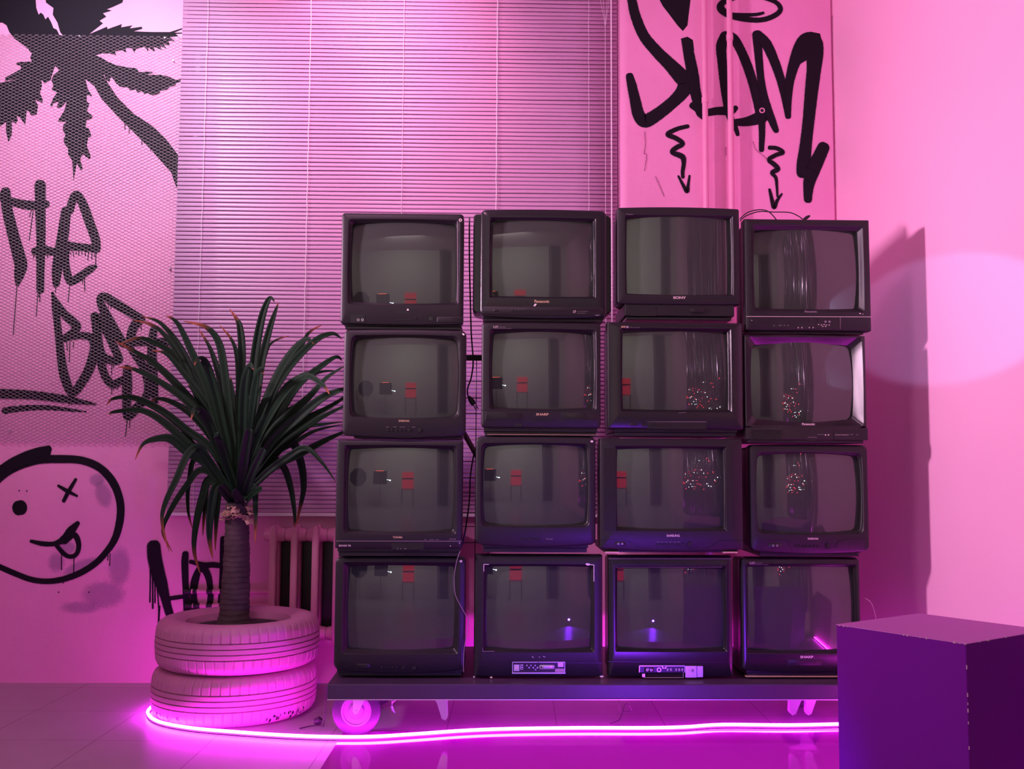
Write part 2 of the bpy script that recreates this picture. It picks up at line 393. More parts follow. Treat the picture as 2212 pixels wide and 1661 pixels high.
# --- palm painted on the left wall
g = Paint(YW, 0, 0, 3.46)
g.poly([(-200,-80),(262,-80),(272,60),(290,110),(305,95),(325,110),(340,145),(360,125),(385,170),(400,210),(425,222),(445,262),(600,290),(560,400),(440,440),(250,400),(180,340),(110,290),(70,240),(50,190),(20,170),(-200,165)])
g.poly([(345,20),(330,-60),(940,-60),(915,20),(850,50),(800,70),(835,80),(770,100),(795,125),(745,155),(770,175),(700,230),(670,255),(620,330),(520,330),(450,240),(430,170),(395,110),(400,60)])
g.poly([(600,330),(660,260),(740,225),(800,200),(805,218),(870,195),(912,180),(905,205),(990,190),(970,213),(1060,200),(1065,215),(1000,235),(1140,240),(1270,240),(1380,205),(1382,212),(1300,245),(1380,243),(1382,250),(1312,255),(1335,270),(1270,280),(1310,310),(1260,305),(1270,345),(1225,330),(1245,365),(1200,345),(1210,375),(1150,350),(1160,390),(1110,355),(1108,385),(1080,350),(1020,365),(1005,395),(985,360),(940,360),(945,395),(910,375),(860,385),(870,415),(820,400),(760,400),(690,420),(640,430)])
g.poly([(600,400),(690,405),(760,430),(800,460),(880,490),(960,505),(1020,510),(1040,540),(1130,535),(1145,545),(1100,560),(1200,560),(1250,570),(1320,600),(1375,583),(1375,608),(1320,622),(1310,640),(1270,650),(1250,670),(1200,680),(1190,700),(1140,715),(1100,695),(1080,705),(1060,680),(1030,695),(1015,670),(970,675),(960,655),(900,650),(870,625),(850,595),(830,575),(820,610),(795,600),(780,560),(720,530),(640,500)])
g.poly([(600,330),(420,290),(260,350),(215,375),(240,400),(225,430),(240,460),(130,465),(120,480),(155,495),(160,515),(40,580),(40,605),(150,590),(-100,640),(-100,1010),(25,930),(45,910),(45,980),(65,1065),(90,1000),(90,905),(120,925),(135,900),(125,865),(150,880),(190,935),(200,830),(215,830),(235,865),(275,855),(285,790),(265,745),(320,770),(320,740),(300,700),(315,640),(310,595),(335,625),(380,600),(390,560),(410,500),(480,450),(560,420)])
g.poly([(480,480),(520,420),(600,420),(640,500),(640,600),(660,670),(690,720),(650,710),(650,760),(670,775),(650,830),(695,870),(680,890),(650,895),(640,950),(665,960),(685,1020),(660,1030),(650,1090),(680,1170),(670,1190),(640,1170),(620,1150),(600,1190),(620,1265),(605,1275),(575,1220),(550,1355),(540,1200),(510,1155),(510,1110),(480,1070),(475,1040),(490,1010),(470,970),(475,930),(500,910),(440,910),(435,900),(480,830),(500,760),(450,810),(425,800),(440,760),(400,770),(390,800),(375,790),(400,730),(430,690),(385,670),(400,640),(385,600),(400,560),(440,530)])
g.poly([(620,470),(740,490),(800,610),(880,730),(1000,850),(1150,950),(1250,1050),(1340,1170),(1400,1250),(1400,1500),(1345,1450),(1310,1380),(1280,1290),(1200,1200),(1130,1120),(1050,1040),(960,950),(870,860),(760,740),(680,600)])
g.poly([(480,300),(640,300),(700,420),(760,520),(700,640),(600,560),(480,560),(400,480)])
for d in ((935,925,935,970),(968,950,966,995),(1062,1040,1060,1085),(1125,1100,1128,1130)): g.drip(*d, 7)
# --- words on the left wall
h = Paint(YW, 0, 370, 2.814, 17)
T = h.stroke
T([(0,150,44),(60,180,44),(150,203,50),(230,208,52),(282,198,40)])
T([(35,125,54),(45,230,58),(80,380,62),(112,500,68),(128,570,70),(118,630,56),(108,685,24)])
T([(245,85,62),(247,250,56),(250,450,48),(247,600,44),(246,722,42)])
T([(212,488,40),(260,478,52),(330,490,44),(395,490,56)])
T([(402,245,54),(388,360,62),(368,480,62),(348,600,58),(343,685,38)])
T([(425,240,44),(445,170,46),(468,142,44),(505,200,50),(545,310,52),(580,410,50),(588,470,46)])
T([(588,472,44),(500,462,42),(420,455,50)])
T([(400,480,40),(402,560,38),(415,640,44),(440,668,44),(500,630,44),(550,595,40),(578,580,26)])
for d in ((190,240,180,280),(203,245,178,422),(105,690,82,995),(230,745,222,880),(245,745,243,796),(425,690,415,796),(340,705,338,737),(445,490,450,522),(540,490,535,540),(575,490,575,520),(585,490,583,575),(515,650,517,730),(505,655,503,682),(495,655,492,668),(430,490,432,505),(465,490,466,505),(480,490,481,512),(500,490,500,508),(520,490,521,515),(560,490,560,535),(208,505,206,530),(222,505,221,540),(238,745,238,765),(290,510,292,528)): h.drip(*d, 5)
T([(318,738,10),(345,800,36),(395,870,44),(445,915,48),(468,945,48),(440,985,44),(395,1015,40)])
T([(322,742,14),(338,830,36),(355,960,40),(370,1100,44),(392,1240,50),(440,1345,46),(500,1280,50),(548,1190,54),(578,1080,54),(560,1015,46),(490,998,36),(400,1015,36)])
T([(578,880,46),(592,980,48),(606,1080,50),(640,1135,44),(725,1150,40),(700,1080,44),(655,985,44),(595,885,40)])
T([(612,1120,46),(622,1190,44),(650,1260,44),(690,1295,44),(742,1268,38)])
T([(855,895,46),(780,850,48),(700,800,50),(640,762,44),(608,775,36),(630,840,48),(670,910,48),(715,990,48),(750,1045,44)])
T([(858,898,48),(815,945,50),(795,1010,48)])
T([(750,1045,42),(840,1038,42),(940,1038,40),(1045,1032,42)])
T([(935,965,42),(925,1060,48),(928,1200,54),(935,1300,50),(945,1400,34)])
T([(765,1040,24),(820,1110,40),(875,1190,48),(905,1290,50),(890,1370,44),(830,1440,48),(778,1490,44),(772,1420,48),(775,1300,54),(775,1200,44)])
T([(-60,1350,50),(15,1352,52),(200,1360,46),(400,1385,40),(500,1402,26),(585,1415,8)])
T([(30,1455,36),(120,1442,34),(250,1436,28),(350,1442,24),(450,1453,16),(525,1462,6)])
for d in ((405,1035,410,1090),(425,1035,422,1160),(447,1035,446,1075),(650,1160,648,1180),(680,1160,679,1240),(690,1160,690,1200),(700,1160,701,1180),(680,1310,680,1355),(690,1310,690,1330),(715,1290,716,1325),(775,1510,762,1615),(790,1505,788,1560),(1000,1055,1002,1080),(1020,1055,1022,1095),(1035,1055,1037,1110),(1045,1050,1047,1090),(945,1410,943,1460),(858,940,860,968),(660,810,661,828),(675,815,675,835),(690,812,691,825),(420,1405,422,1425),(435,1408,436,1420)): h.drip(*d, 5)
# --- face with tongue
f = Paint(YW, 0, 900, 2.864, 33)
T = f.stroke
T([(-40,400,64),(15,352,62),(80,315,56),(160,285,50),(260,264,46),(390,262,44),(480,266,42),(560,286,42),(630,325,42),(690,390,44),(730,470,42),(748,560,42),(740,660,42),(712,755,38),(660,835,34),(590,908,34),(500,965,34),(400,1003,32),(300,1018,30),(200,1008,30),(100,972,30),(-20,920,30)])
T([(-30,365,50),(60,305,66),(150,258,66),(230,228,64),(300,200,40)])
f.poly([(60,360),(0,380),(0,300),(200,230),(320,210),(310,250),(190,280),(95,320)])
T([(123,560,80),(124,566,80)])
T([(363,427,14),(415,458,20),(478,490,12)]); T([(470,388,16),(430,455,22),(396,520,20)])
T([(195,770,18),(270,786,26),(340,785,26),(400,755,40),(440,705,46),(482,660,26)])
T([(345,785,24),(380,830,24),(420,862,24),(465,858,24),(488,815,26),(482,760,30),(455,730,34),(400,760,50)])
for d in ((460,870,457,965),(383,850,382,950),(683,845,680,922),(670,855,668,890),(395,1015,393,1032)): f.drip(*d, 5)
for x, y in ((121,458),(365,1085),(552,1085),(168,459)): f.blob(x, y, 6, 6, 0.6)
st = Paint(YW, 0, 900, 2.864, 0)
st.blob(640,480,75,130,0.3,0.35); st.blob(600,390,70,60,0.3); st.blob(640,1100,190,120,0.35); st.blob(740,930,100,180,0.3); st.blob(420,810,60,50,0.5); st.blob(500,930,170,60,0.3,0.4); st.blob(350,900,80,100,0.2); st.blob(500,1180,200,60,0.2)
st.done('overspray_stain', wall_back, 'stain')
# --- H O T beside the radiator
t = Paint(YW, 300, 1140, 7.373, 45)
T = t.stroke
T([(240,300,190),(255,480,200),(300,680,190),(360,880,170),(420,1100,130),(470,1300,115),(530,1480,110),(560,1620,110)], soft=0.25)
T([(745,420,92),(735,560,100),(742,800,92),(757,1100,92),(780,1390,110),(790,1600,110)])
T([(490,1125,56),(600,1110,60),(700,1095,56)])
T([(830,540,56),(930,565,66),(1050,595,76),(1180,590,80),(1330,605,76)])
T([(1345,175,84),(1336,400,80),(1335,650,80),(1312,1000,70),(1285,1300,60),(1270,1560,50)])
T([(985,600,60),(920,760,100),(885,900,110),(872,1080,98),(890,1230,106),(925,1360,120),(980,1500,110)])
T([(1000,620,120),(1060,680,100),(1110,790,90),(1135,930,82),(1145,1080,84),(1130,1220,84),(1100,1350,84),(1020,1480,84)])
for d in ((190,650,180,1190,24),(225,690,226,1290,28),(262,800,262,1200,22),(295,900,320,1270,22),(330,1240,315,1640,32)): t.drip(*d)
for p_, n_ in ((g, 'palm_graffiti'), (h, 'graffiti_words'), (f, 'graffiti_face'), (t, 'graffiti_word_hot')): p_.done(n_, wall_back)

# plaster crack lines on the pier
ck = Paint(YP, 1300, 0, 3.461, 50)
for c in ([(320,985),(325,1080),(315,1150),(335,1160),(318,1280)], [(400,1320),(430,1390),(465,1470)], [(925,1100),(928,1165)], [(1720,120),(1722,400),(1735,900),(1742,1400)], [(1130,1060),(1150,1120),(1200,1160),(1240,1200)]):
    ck.stroke([(x, y, 3.5) for x, y in c], soft=0.2, discs=False, n=3)
M['crack'] = attr_mat('plaster_crack', (0.25, 0.05, 0.14), (0.8, 0, 0), 0.8, soft=True)
ck.done('plaster_crack', pier, 'crack')

# ------------------------------------------------------------------ expanded metal mesh on the left wall
YM = YW-0.012
x1m = PY(385, 500, YM).x; x0m = -2.78; zt = zrow(200, 76, YM); zb = zrow(200, 958, YM)
mp_ = thing('metal_mesh_panel', 'expanded metal mesh panel with diamond openings fixed over the graffiti palm on the left wall', 'mesh panel', ((x0m+x1m)/2, YM, zb))
q = MB(); tk = 0.00065; slope = 0.50; step = 0.0172
def clipline(xa, za, s_):
    # line through (xa,za) slope s_, clip to rectangle
    pts = []
    for X_ in (x0m, x1m):
        Z_ = za+(X_-xa)*s_
        if zb <= Z_ <= zt: pts.append((X_, Z_))
    for Z_ in (zb, zt):
        X_ = xa+(Z_-za)/s_
        if x0m < X_ < x1m: pts.append((X_, Z_))
    return pts[:2] if len(pts) >= 2 else None
N_ = int((zt-zb+(x1m-x0m)*slope)/step)+1
for i in range(N_):
    for s_ in (slope, -slope):
        za = zb - ((x1m-x0m)*slope if s_ > 0 else 0) + i*step
        pp = clipline(x0m, za, s_)
        if not pp: continue
        (xa, z_a), (xb, z_b) = pp; L = sqrt((xb-xa)**2+(z_b-z_a)**2)
        nx, nz = -(z_b-z_a)/L*tk, (xb-xa)/L*tk; yo = -0.001 if s_ > 0 else 0.001
        q.add([(xa-nx, YM+yo-0.001, z_a-nz), (xb-nx, YM+yo-0.001, z_b-nz), (xb+nx, YM+yo-0.0005, z_b+nz), (xa+nx, YM+yo-0.0005, z_a+nz),
               (xa-nx, YM+yo+0.001, z_a-nz), (xb-nx, YM+yo+0.001, z_b-nz), (xb+nx, YM+yo+0.001, z_b+nz), (xa+nx, YM+yo+0.001, z_a+nz)],
              [(0,1,2,3),(7,6,5,4),(0,4,5,1),(3,2,6,7)])
q.build('wire_lattice', M['grey'], mp_, smooth=False)
for (px, py) in ((172,78),(374,131),(356,82),(367,580),(362,948),(20,930),(38,877)):
    c = PY(px, py, YM); q = MB(); q.disc_y(c.x, c.z, 0.006, YM-0.004, YW-0.001, 12, 0.004); q.build('screw', M['silver'], mp_)

# ------------------------------------------------------------------ venetian blind
YS = 4.955
bl = PY(378, 560, YS).x; brx = PY(1335, 230, YS).x - 0.004; zbot = zrow(540, 1111, YS); ztop = 3.66
blind = thing('venetian_blind', 'wide lilac venetian blind hanging over the window behind the televisions', 'blind', ((bl+brx)/2, YS, zbot))
q = MB(); pitch = 0.0212; tilt = radians(72); ns = int((ztop-zbot-0.02)/pitch)
for i in range(ns):
    zc_ = zbot+0.022+i*pitch + random.uniform(-0.0006, 0.0006)
    dz = random.uniform(-0.0015, 0.0015); ti = tilt + radians(random.uniform(-2.5, 2.5))
    pr = []
    for k in range(7):
        u = (k/6-0.5)*0.025; c_ = 0.0030*(1-(2*k/6-1)**2)
        # slat across-section direction: inner edge down
        yy = -u*cos(ti) - c_*sin(ti); zz = -u*sin(ti) + c_*cos(ti)   # room-side edge down
        pr.append((yy, zz))
    segs = 10
    for side in (0,):
        rings = []
        for j in range(segs+1):
            x = bl+(brx-bl)*j/segs; sag = 0.0008*sin(j*2.1+i*0.7)
            rings.append([(x, YS+y_, zc_+z_+sag+dz*(j/segs-0.5)) for y_, z_ in pr])
        q.loft(rings, close=False)
q.build('slats', M['slat'], blind, solid=0.0004)
q = MB(); q.box(bl, brx, YS-0.012, YS+0.012, zbot-0.008, zbot+0.008); q.build('bottom_rail', M['cord'], blind, bevel=0.003)
q = MB(); q.box(bl, brx, YS-0.025, YS+0.03, ztop, ztop+0.04); q.build('head_rail', M['cord'], blind, bevel=0.003)
for k, px in enumerate((438, 664, 868, 1072, 1272)):
    x = PY(px, 400, YS-0.016).x; q = MB(); zz = [zbot+0.005 + (ztop-zbot)*i/120 for i in range(121)]
    q.tube([(x+0.0012*sin(i*0.9+k), YS-0.0165+0.0012*sin(i*1.3), z) for i, z in enumerate(zz)], 0.0021 if k in (1, 3) else 0.0011, 5)
    q.build('ladder_cord', M['cord'], blind)
xa = PY(1308, 300, YS-0.03).x; za = zrow(1308, 57, YS-0.03); q = MB()
q.tube([(xa, YS-0.03, za), (xa, YS-0.03, 1.3)], 0.0013, 5)
for dx in (-0.03, -0.012, 0.012, 0.026): q.tube([(xa, YS-0.03, za), (xa+dx*0.75, YS-0.028, za+0.13), (xa+dx, YS-0.026, za+0.5), (xa+dx, YS-0.02, ztop)], 0.0007, 4)
q.build('pull_cord', M['cord'], blind)
xa = PY(1321, 300, YS-0.03).x; q = MB(); q.tube([(xa, YS-0.03, ztop), (xa, YS-0.032, 1.5)], 0.0035, 8); q.build('tilt_wand', M['cord'], blind)

# ------------------------------------------------------------------ heating pipes on the pier
for k, (px, lab) in enumerate(((1523, 'pink painted vertical heating pipe on the graffiti pier, the one nearer the window'), (1578, 'pink painted vertical heating pipe on the graffiti pier, the one nearer the room corner'))):
    x = PY(px, 220, YP-0.045).x; o = thing('heating_pipe', lab, 'pipe', (x, YP-0.045, 0), 'vertical heating pipes on the pier')
    q = MB(); q.tube([(x, YP-0.045, 0.0), (x, YP-0.045, ZC)], 0.0145, 16); q.build('pipe_run', M['pipe'], o)
    zj = zrow(px, 210 if k == 0 else 75, YP-0.045)
    q = MB(); q.tube([(x, YP-0.045, zj-0.03), (x, YP-0.045, zj+0.0)], 0.0175, 16); q.build('pipe_joint', M['pipe'], o)
    q = MB(); q.tube([(x, YP-0.045, 1.92), (x, YP+0.002, 1.92)], 0.006, 8); q.build('pipe_bracket', M['pipe'], o)
# small black hole in the A
c = PY(1646, 239, YP); q = MB()
n = 16
q.loft([[(c.x+cos(2*pi*k/n)*r_, y_, c.z+sin(2*pi*k/n)*r_) for k in range(n)] for r_, y_ in ((0.015, YP-0.001), (0.014, YP-0.005), (0.010, YP-0.005), (0.009, YP-0.002))])
q.build('hole_rim', M['pipe'], pier)
q = MB(); q.disc_y(c.x, c.z, 0.009, YP-0.0025, YP-0.001, 14); q.build('wall_hole', M['tvdark'], pier)

# ------------------------------------------------------------------ low horizontal pipes at the left of the radiator
for k, (ya, lab) in enumerate(((1277, 'upper of the two thin pink horizontal pipes low on the wall behind the potted palm'), (1308, 'lower of the two thin pink horizontal pipes low on the wall behind the potted palm'))):
    Yp = YW-0.014
    a = PY(402, ya, Yp); b = PY(585, ya+1, Yp); z = (a.z+b.z)/2
    o = thing('wall_pipe', lab, 'pipe', (a.x, Yp, z), 'thin pipes beside the radiator')
    q = MB(); q.tube([(a.x, Yp, z), (b.x, Yp, z)], 0.0125, 14); q.build('pipe_run', M['pipe'], o)
    for (pa, pb) in (((398,414) if k == 0 else (400,416)), ((417,426) if k == 0 else (418,432)), ((447,460) if k == 0 else (446,459)), ((476,488) if k == 0 else (474,486)))[0:4]:
        q = MB(); q.tube([(PY(pa, ya, Yp).x, Yp, z), (PY(pb, ya, Yp).x, Yp, z)], 0.0128, 14); q.build('paint_mark', M['paint'], o)

# ------------------------------------------------------------------ cast iron radiator
YR = YW-0.10
zt_ = zrow(640, 1136, YR-0.05); zb_ = zrow(690, 1392, YR-0.05)
rx0 = PY(582, 1200, YR-0.06).x; rp = PY(628, 1200, YR-0.06).x - rx0
rad = thing('radiator', 'pink painted cast iron radiator under the window behind the palm and televisions', 'radiator', (rx0+0.4, YR, zb_))
for i in range(9):
    x = rx0 + i*rp + 0.016
    for part_ in range(1):
        q = MB()
        for yy in (YR-0.048, YR+0.04):   # two columns front and back
            rings = []
            hw, hd = 0.017, 0.026
            for (z, s_) in ((zb_+0.0, 0.5), (zb_+0.02, 1.0), (zt_-0.02, 1.0), (zt_, 0.5)):
                sp = lambda c_: (1 if c_ > 0 else -1)*abs(c_)**0.45
                rings.append([(x+sp(cos(a))*hw*s_, yy+sp(sin(a))*hd*s_, z) for a in [2*pi*(k+.5)/20 for k in range(20)]])
            q.loft(rings, cap0=True, cap1=True)
        # top and bottom headers that join columns and neighbours
        for zc_, s_ in ((zt_-0.045, -1), (zb_+0.045, 1)):
            rings = []
            for dx, rr in ((-rp/2+0.001, 0.030), (-rp/4, 0.034), (0, 0.046), (rp/4, 0.034), (rp/2-0.001, 0.030)):
                rings.append([(x+dx, YR-0.004+cos(a)*rr*1.35, zc_+sin(a)*rr) for a in [2*pi*k/18 for k in range(18)]])
            q.loft(rings, cap0=True, cap1=True)
        q.build('radiator_section', M['rad'], rad)
q = MB(); q.box(rx0+0.0, rx0+9*rp-0.02, YW-0.022, YW-0.016, zb_+0.02, zt_-0.02); q.build('backing_board', M['tvdark'], rad, smooth=False)  # dark sheet added to stand in for the shade between sections
q = MB(); c = PY(577, 1161, YR-0.02); q.tube([(rx0-0.035, YR-0.004, zt_-0.045), (rx0+0.0, YR-0.004, zt_-0.045)], 0.022, 14); q.build('end_plug', M['rad'], rad)
for xx in (rx0+0.06, rx0+0.7):
    q = MB(); q.tube([(xx, YR+0.03, zb_+0.06), (xx, YW-0.023, zb_+0.05)], 0.008, 8); q.build('wall_hook', M['rad'], rad)

# ------------------------------------------------------------------ rolling platform
YPF = 3.83
pzb = zrow(1100, 1511, YPF); pzt = zrow(1100, 1478, YPF)
pxl = PY(706, 1495, YPF).x; pxr = 1.61
plat = thing('rolling_platform', 'long low black rolling platform on castors carrying the wall of televisions', 'platform', ((pxl+pxr)/2, YPF+0.35, 0.0))
q = MB(); q.box(pxl, pxr, YPF, YPF+0.78, pzb, pzt); q.build('deck', M['board'], plat, bevel=0.004, smooth=False)
q = MB(); q.box(pxl+0.002, pxr-0.002, YPF+0.001, YPF+0.012, pzb-0.003, pzb+0.001); q.build('steel_edge', M['zinc'], plat, smooth=False)
def fork(x, y, wheel=True, h=0.105, flip=1, wdt=0.018):
    z0 = pzb-0.003
    o = None
    q = MB(); q.box(x-0.055, x+0.055, y-0.035, y+0.05, z0-0.004, z0)
    for s_ in (-1, 1):
        yy = y + s_*wdt
        prof = [(-0.064*flip, z0), (-0.060*flip, z0-0.013), (-0.018*flip, z0-0.018), (-0.010*flip, z0-0.027), (-0.013*flip, z0-h+0.012), (-0.004*flip, z0-h), (0.010*flip, z0-h+0.006), (0.030*flip, z0-0.055), (0.066*flip, z0)]
        q.loft([[(x+a, yy-0.0015, b) for a, b in prof], [(x+a, yy+0.0015, b) for a, b in prof]], cap0=True, cap1=True)
    fk = q.build('castor_fork', M['zinc'], plat, smooth=False)
    q = MB(); zc_ = z0-h+0.012; q.disc_y(x, zc_, 0.006, y-wdt-0.005, y+wdt+0.005, 12)
    if wheel: q.build('axle_bolt', M['zinc'], fk)
    if wheel:
        R = zc_ ; q = MB(); n = 40
        pr = [(R*0.60, -0.012), (R*0.9, -0.014), (R*0.985, -0.009), (R, 0), (R*0.985, 0.009), (R*0.9, 0.014), (R*0.60, 0.012)]
        q.loft([[(x+0+cos(2*pi*k/n)*r_, y+dy, zc_+sin(2*pi*k/n)*r_) for k in range(n)] for r_, dy in pr+[pr[0]]])
        q.build('castor_wheel', M['wheel'], fk)
        q = MB(); pr = [(R*0.62, 0.010), (R*0.62, -0.013), (R*0.56, -0.013), (R*0.53, -0.006), (R*0.34, -0.004), (R*0.28, -0.012), (R*0.1, -0.012)]
        q.loft([[(x+cos(2*pi*k/n)*r_, y+dy, zc_+sin(2*pi*k/n)*r_) for k in range(n)] for r_, dy in pr], cap0=True, cap1=True)
        q.build('wheel_hub', M['hub'], fk)
YC = 4.06
fork(PY(770, 1540, YC).x, YC, True)
fork(PY(960, 1540, YC-0.04).x, YC-0.02, False, 0.122, -1)
fork(PY(1716, 1530, YC).x-0.01, YC, False, 0.108, 1)
fork(PY(1738, 1530, YC).x+0.02, YC+0.02, False, 0.114, 1, 0.012)
fork(PY(770, 1540, YC).x+0.02, YC+0.48, True)
fork(1.40, YC+0.48, True)
fork(1.53, YC, True)
q = MB(); a = PY(846, 1515, YPF+0.05)
q.tube([(a.x+0.02, a.y, pzb-0.003), (a.x+0.004, a.y, pzb-0.018), (a.x, a.y, pzb-0.035), (a.x+0.006, a.y, pzb-0.052), (a.x+0.014, a.y, pzb-0.062)], [0.005, 0.006, 0.005, 0.004, 0.001], 8); q.build('hook', M['zinc'], plat)

# dark glossy sheet on the floor in front of the platform
a = PZ(737, 1596, 0.002); b = PZ(700, 1700, 0.002); q = MB()
yb_ = PZ(1100, 1580, 0.002).y
q.add([(a.x-0.005, yb_, 0.0), (1.44, yb_, 0.0), (1.44, 2.9, 0.0), (b.x-0.06, 2.9, 0.0), (a.x-0.005, yb_, 0.003), (1.44, yb_, 0.003), (1.44, 2.9, 0.003), (b.x-0.06, 2.9, 0.003)],
      [(0,1,2,3),(7,6,5,4),(0,4,5,1),(1,5,6,2),(2,6,7,3),(3,7,4,0)])
tag(q.build('glossy_floor_sheet', M['sheet'], smooth=False), 'dark mirror-like glossy sheet lying on the floor in front of the rolling platform', 'floor sheet')

# ------------------------------------------------------------------ LED rope
pp = [(343,1519),(332,1523),(319,1537),(330,1552),(360,1563),(420,1573),(500,1580),(600,1587),(700,1591),(800,1591),(900,1585),(1000,1578),(1100,1574),(1250,1572),(1400,1572),(1480,1570),(1560,1565),(1700,1566),(1800,1564),(1812,1564)]
pts = [PZ(x, y, 0.015) for x, y in pp]
pts = [PZ(420, 1497, 0.015), PZ(370, 1508, 0.015)] + pts + [Vector((1.48, pts[-1].y, 0.015)), Vector((1.60, pts[-1].y-0.03, 0.015)), Vector((XW-0.022, pts[-1].y-0.12, 0.015)), Vector((XW-0.014, 3.6, 0.015)), Vector((XW-0.013, 3.2, 0.015)), Vector((XW-0.013, 2.85, 0.015))]
path = smooth_path([tuple(p) for p in pts], 6)
led = thing('neon_rope_light', 'glowing magenta neon rope light lying on the floor around the tyres and under the platform', 'rope light', tuple(pts[8].xy)+(0.0,))
q = MB(); q.tube(path, 0.0062, 8); q.build('glowing_tube', M['led'], led)
q = MB(); q.tube([(x, y, 0.0055) for x, y, z in path], 0.0054, 6); q.build('carrier_strip', M['ledbase'], led)

# ------------------------------------------------------------------ painted box at the lower right
HC = 0.61
cs = [PZ(1806, 1350, HC), PZ(1985, 1326, HC), None, PZ(2087, 1392, HC)]
# square footprint fitted to the seen corners
A_, B_, D_ = cs[0], cs[1], cs[3]
cx_ = (B_.x+D_.x)/2; cy_ = (B_.y+D_.y)/2
hd = sqrt((B_.x-D_.x)**2+(B_.y-D_.y)**2)/2
th = atan2(A_.y-cy_, A_.x-cx_)
R_ = 0.298
C4 = [(A_.x+R_*cos(th+pi)-R_*cos(th+pi+k*pi/2)*1.0, A_.y+R_*sin(th+pi)-R_*sin(th+pi+k*pi/2)) for k in range(4)]
def cube_corners():
    return [(p.x, p.y) for p in (A_, B_, Vector((B_.x+D_.x-A_.x, B_.y+D_.y-A_.y, 0)), D_)]
CC = cube_corners()
mx_ = max(p[0] for p in CC)
sh = max(0, mx_-(XW-0.03))
CC = [(x-sh*(x-A_.x)/(mx_-A_.x), y) for x, y in CC]
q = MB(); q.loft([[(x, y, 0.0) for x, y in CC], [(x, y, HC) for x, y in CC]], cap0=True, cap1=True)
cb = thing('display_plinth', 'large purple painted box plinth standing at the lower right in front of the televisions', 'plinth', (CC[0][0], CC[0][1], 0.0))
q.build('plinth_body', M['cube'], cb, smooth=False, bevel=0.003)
M['cubetop'] = mat('lilac_painted_top', (0.40, 0.10, 0.40), 0.7, bump=0.1, bscale=40)  # added top panel, lighter lilac so the top face reads brighter
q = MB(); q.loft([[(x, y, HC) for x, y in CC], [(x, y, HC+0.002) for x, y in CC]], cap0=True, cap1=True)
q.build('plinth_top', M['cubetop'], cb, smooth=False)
M['chip'] = mat('chipped_pale_edge', (0.55, 0.38, 0.45), 0.7)
q = MB()
rr = random.Random(3)
for i in range(16):
    t_ = rr.random(); e = rr.choice([(0, 3), (0, 3), (3, 2)])
    x = CC[e[0]][0]*(1-t_)+CC[e[1]][0]*t_; y = CC[e[0]][1]*(1-t_)+CC[e[1]][1]*t_
    s_ = rr.uniform(0.0007, 0.0018); q = MB(); q.box(x-s_*1.5, x+s_*1.5, y-s_, y+s_, HC-s_*0.9, HC+0.0026); q.build('paint_chip', M['chip'], cb, smooth=False)
for i in range(6):
    z = rr.uniform(0.2, HC); x, y = CC[3]; s_ = rr.uniform(0.0007, 0.0013); q = MB(); q.box(x-s_, x+s_, y-s_*0.4, y+s_, z-s_*4, z+s_*4); q.build('paint_chip', M['chip'], cb, smooth=False)

# ------------------------------------------------------------------ tyres and potted palm
tcy = 4.47; TC = PY(512, 1450, tcy); tcx = TC.x
def tyre(name, label, x, y, z0, R, H, rot, bare=False):
    o = thing(name, label, 'tyre', (x, y, z0), 'painted tyres of the planter')
    n = 448; ri = 0.205
    pr = [(ri, 0.16), (ri+0.004, 0.06), (ri+0.02, 0.02), (ri+0.05, 0.004), (R*0.82, 0.0), (R*0.91, 0.006), (R*0.96, 0.018), (R*0.985, 0.036)]
    tr0, tr1 = 0.036, H-0.036
    gro = [0.22, 0.42, 0.62, 0.80]
    k = 48
    for i in range(1, k):
        t_ = i/k; z = tr0+(tr1-tr0)*t_; r_ = R*0.985+(R*0.015)*sin(pi*t_)
        d = 0
        for g_ in (0.25, 0.417, 0.583, 0.75):
            if abs(t_-g_) < 0.015: d = 0.009
        pr.append((r_-d, z))
    pr += [(R*0.985, H-0.036), (R*0.96, H-0.018), (R*0.91, H-0.006), (R*0.82, H), (ri+0.05, H-0.004), (ri+0.02, H-0.02), (ri+0.004, H-0.06), (ri, H-0.16)]
    rings = []
    for (r_, z) in pr:
        t_ = z/H; ring_ = []
        for j in range(n):
            a = 2*pi*j/n; rr_ = r_
            if r_ > R*0.9 and (0.06 < t_ < 0.34 or 0.66 < t_ < 0.94) and (j+(3 if t_ > .5 else 0)) % 8 == 0: rr_ -= 0.005
            ring_.append((x+cos(a+rot)*rr_, y+sin(a+rot)*rr_, z0+z))
        rings.append(ring_)
    q = MB(); q.loft(rings+[rings[0]]); ob = q.build('tyre_carcass', M['tyre'], o)
    if bare:
        q = MB(); rr = random.Random(5)
        for (a0, a1, cnt) in ((-0.95, -0.35, 26), (-2.75, -2.0, 22)):
            for i in range(cnt):
                q = MB(); a = rr.uniform(a0, a1); z = rr.uniform(0.012, 0.042); r1 = 0
                da = rr.uniform(0.006, 0.02); dzz = rr.uniform(0.003, 0.010)
                vs = []
                for k_ in range(8):
                    aa = a+cos(2*pi*k_/8)*da*rr.uniform(.6, 1.1); z_ = z+sin(2*pi*k_/8)*dzz*rr.uniform(.6, 1.1)
                    rz = R*0.91+R*0.05*(z_-0.006)/0.012 if z_ < 0.018 else R*0.96+R*0.025*(z_-0.018)/0.018 if z_ < 0.036 else R*0.987
                    vs.append((x+cos(aa)*(rz+0.0015), y+sin(aa)*(rz+0.0015), z0+max(z_, 0.004)))
                q.add(vs, [tuple(range(8))]); q.build('bare_rubber_patch', M['rubber'], o, smooth=False, solid=0.0006)
    return o
TH = 0.205
tyre('car_tyre', 'pink painted car tyre lying on the floor, lower one of the planter', tcx-0.006, tcy, 0.0, 0.350, TH, 0.0, True)
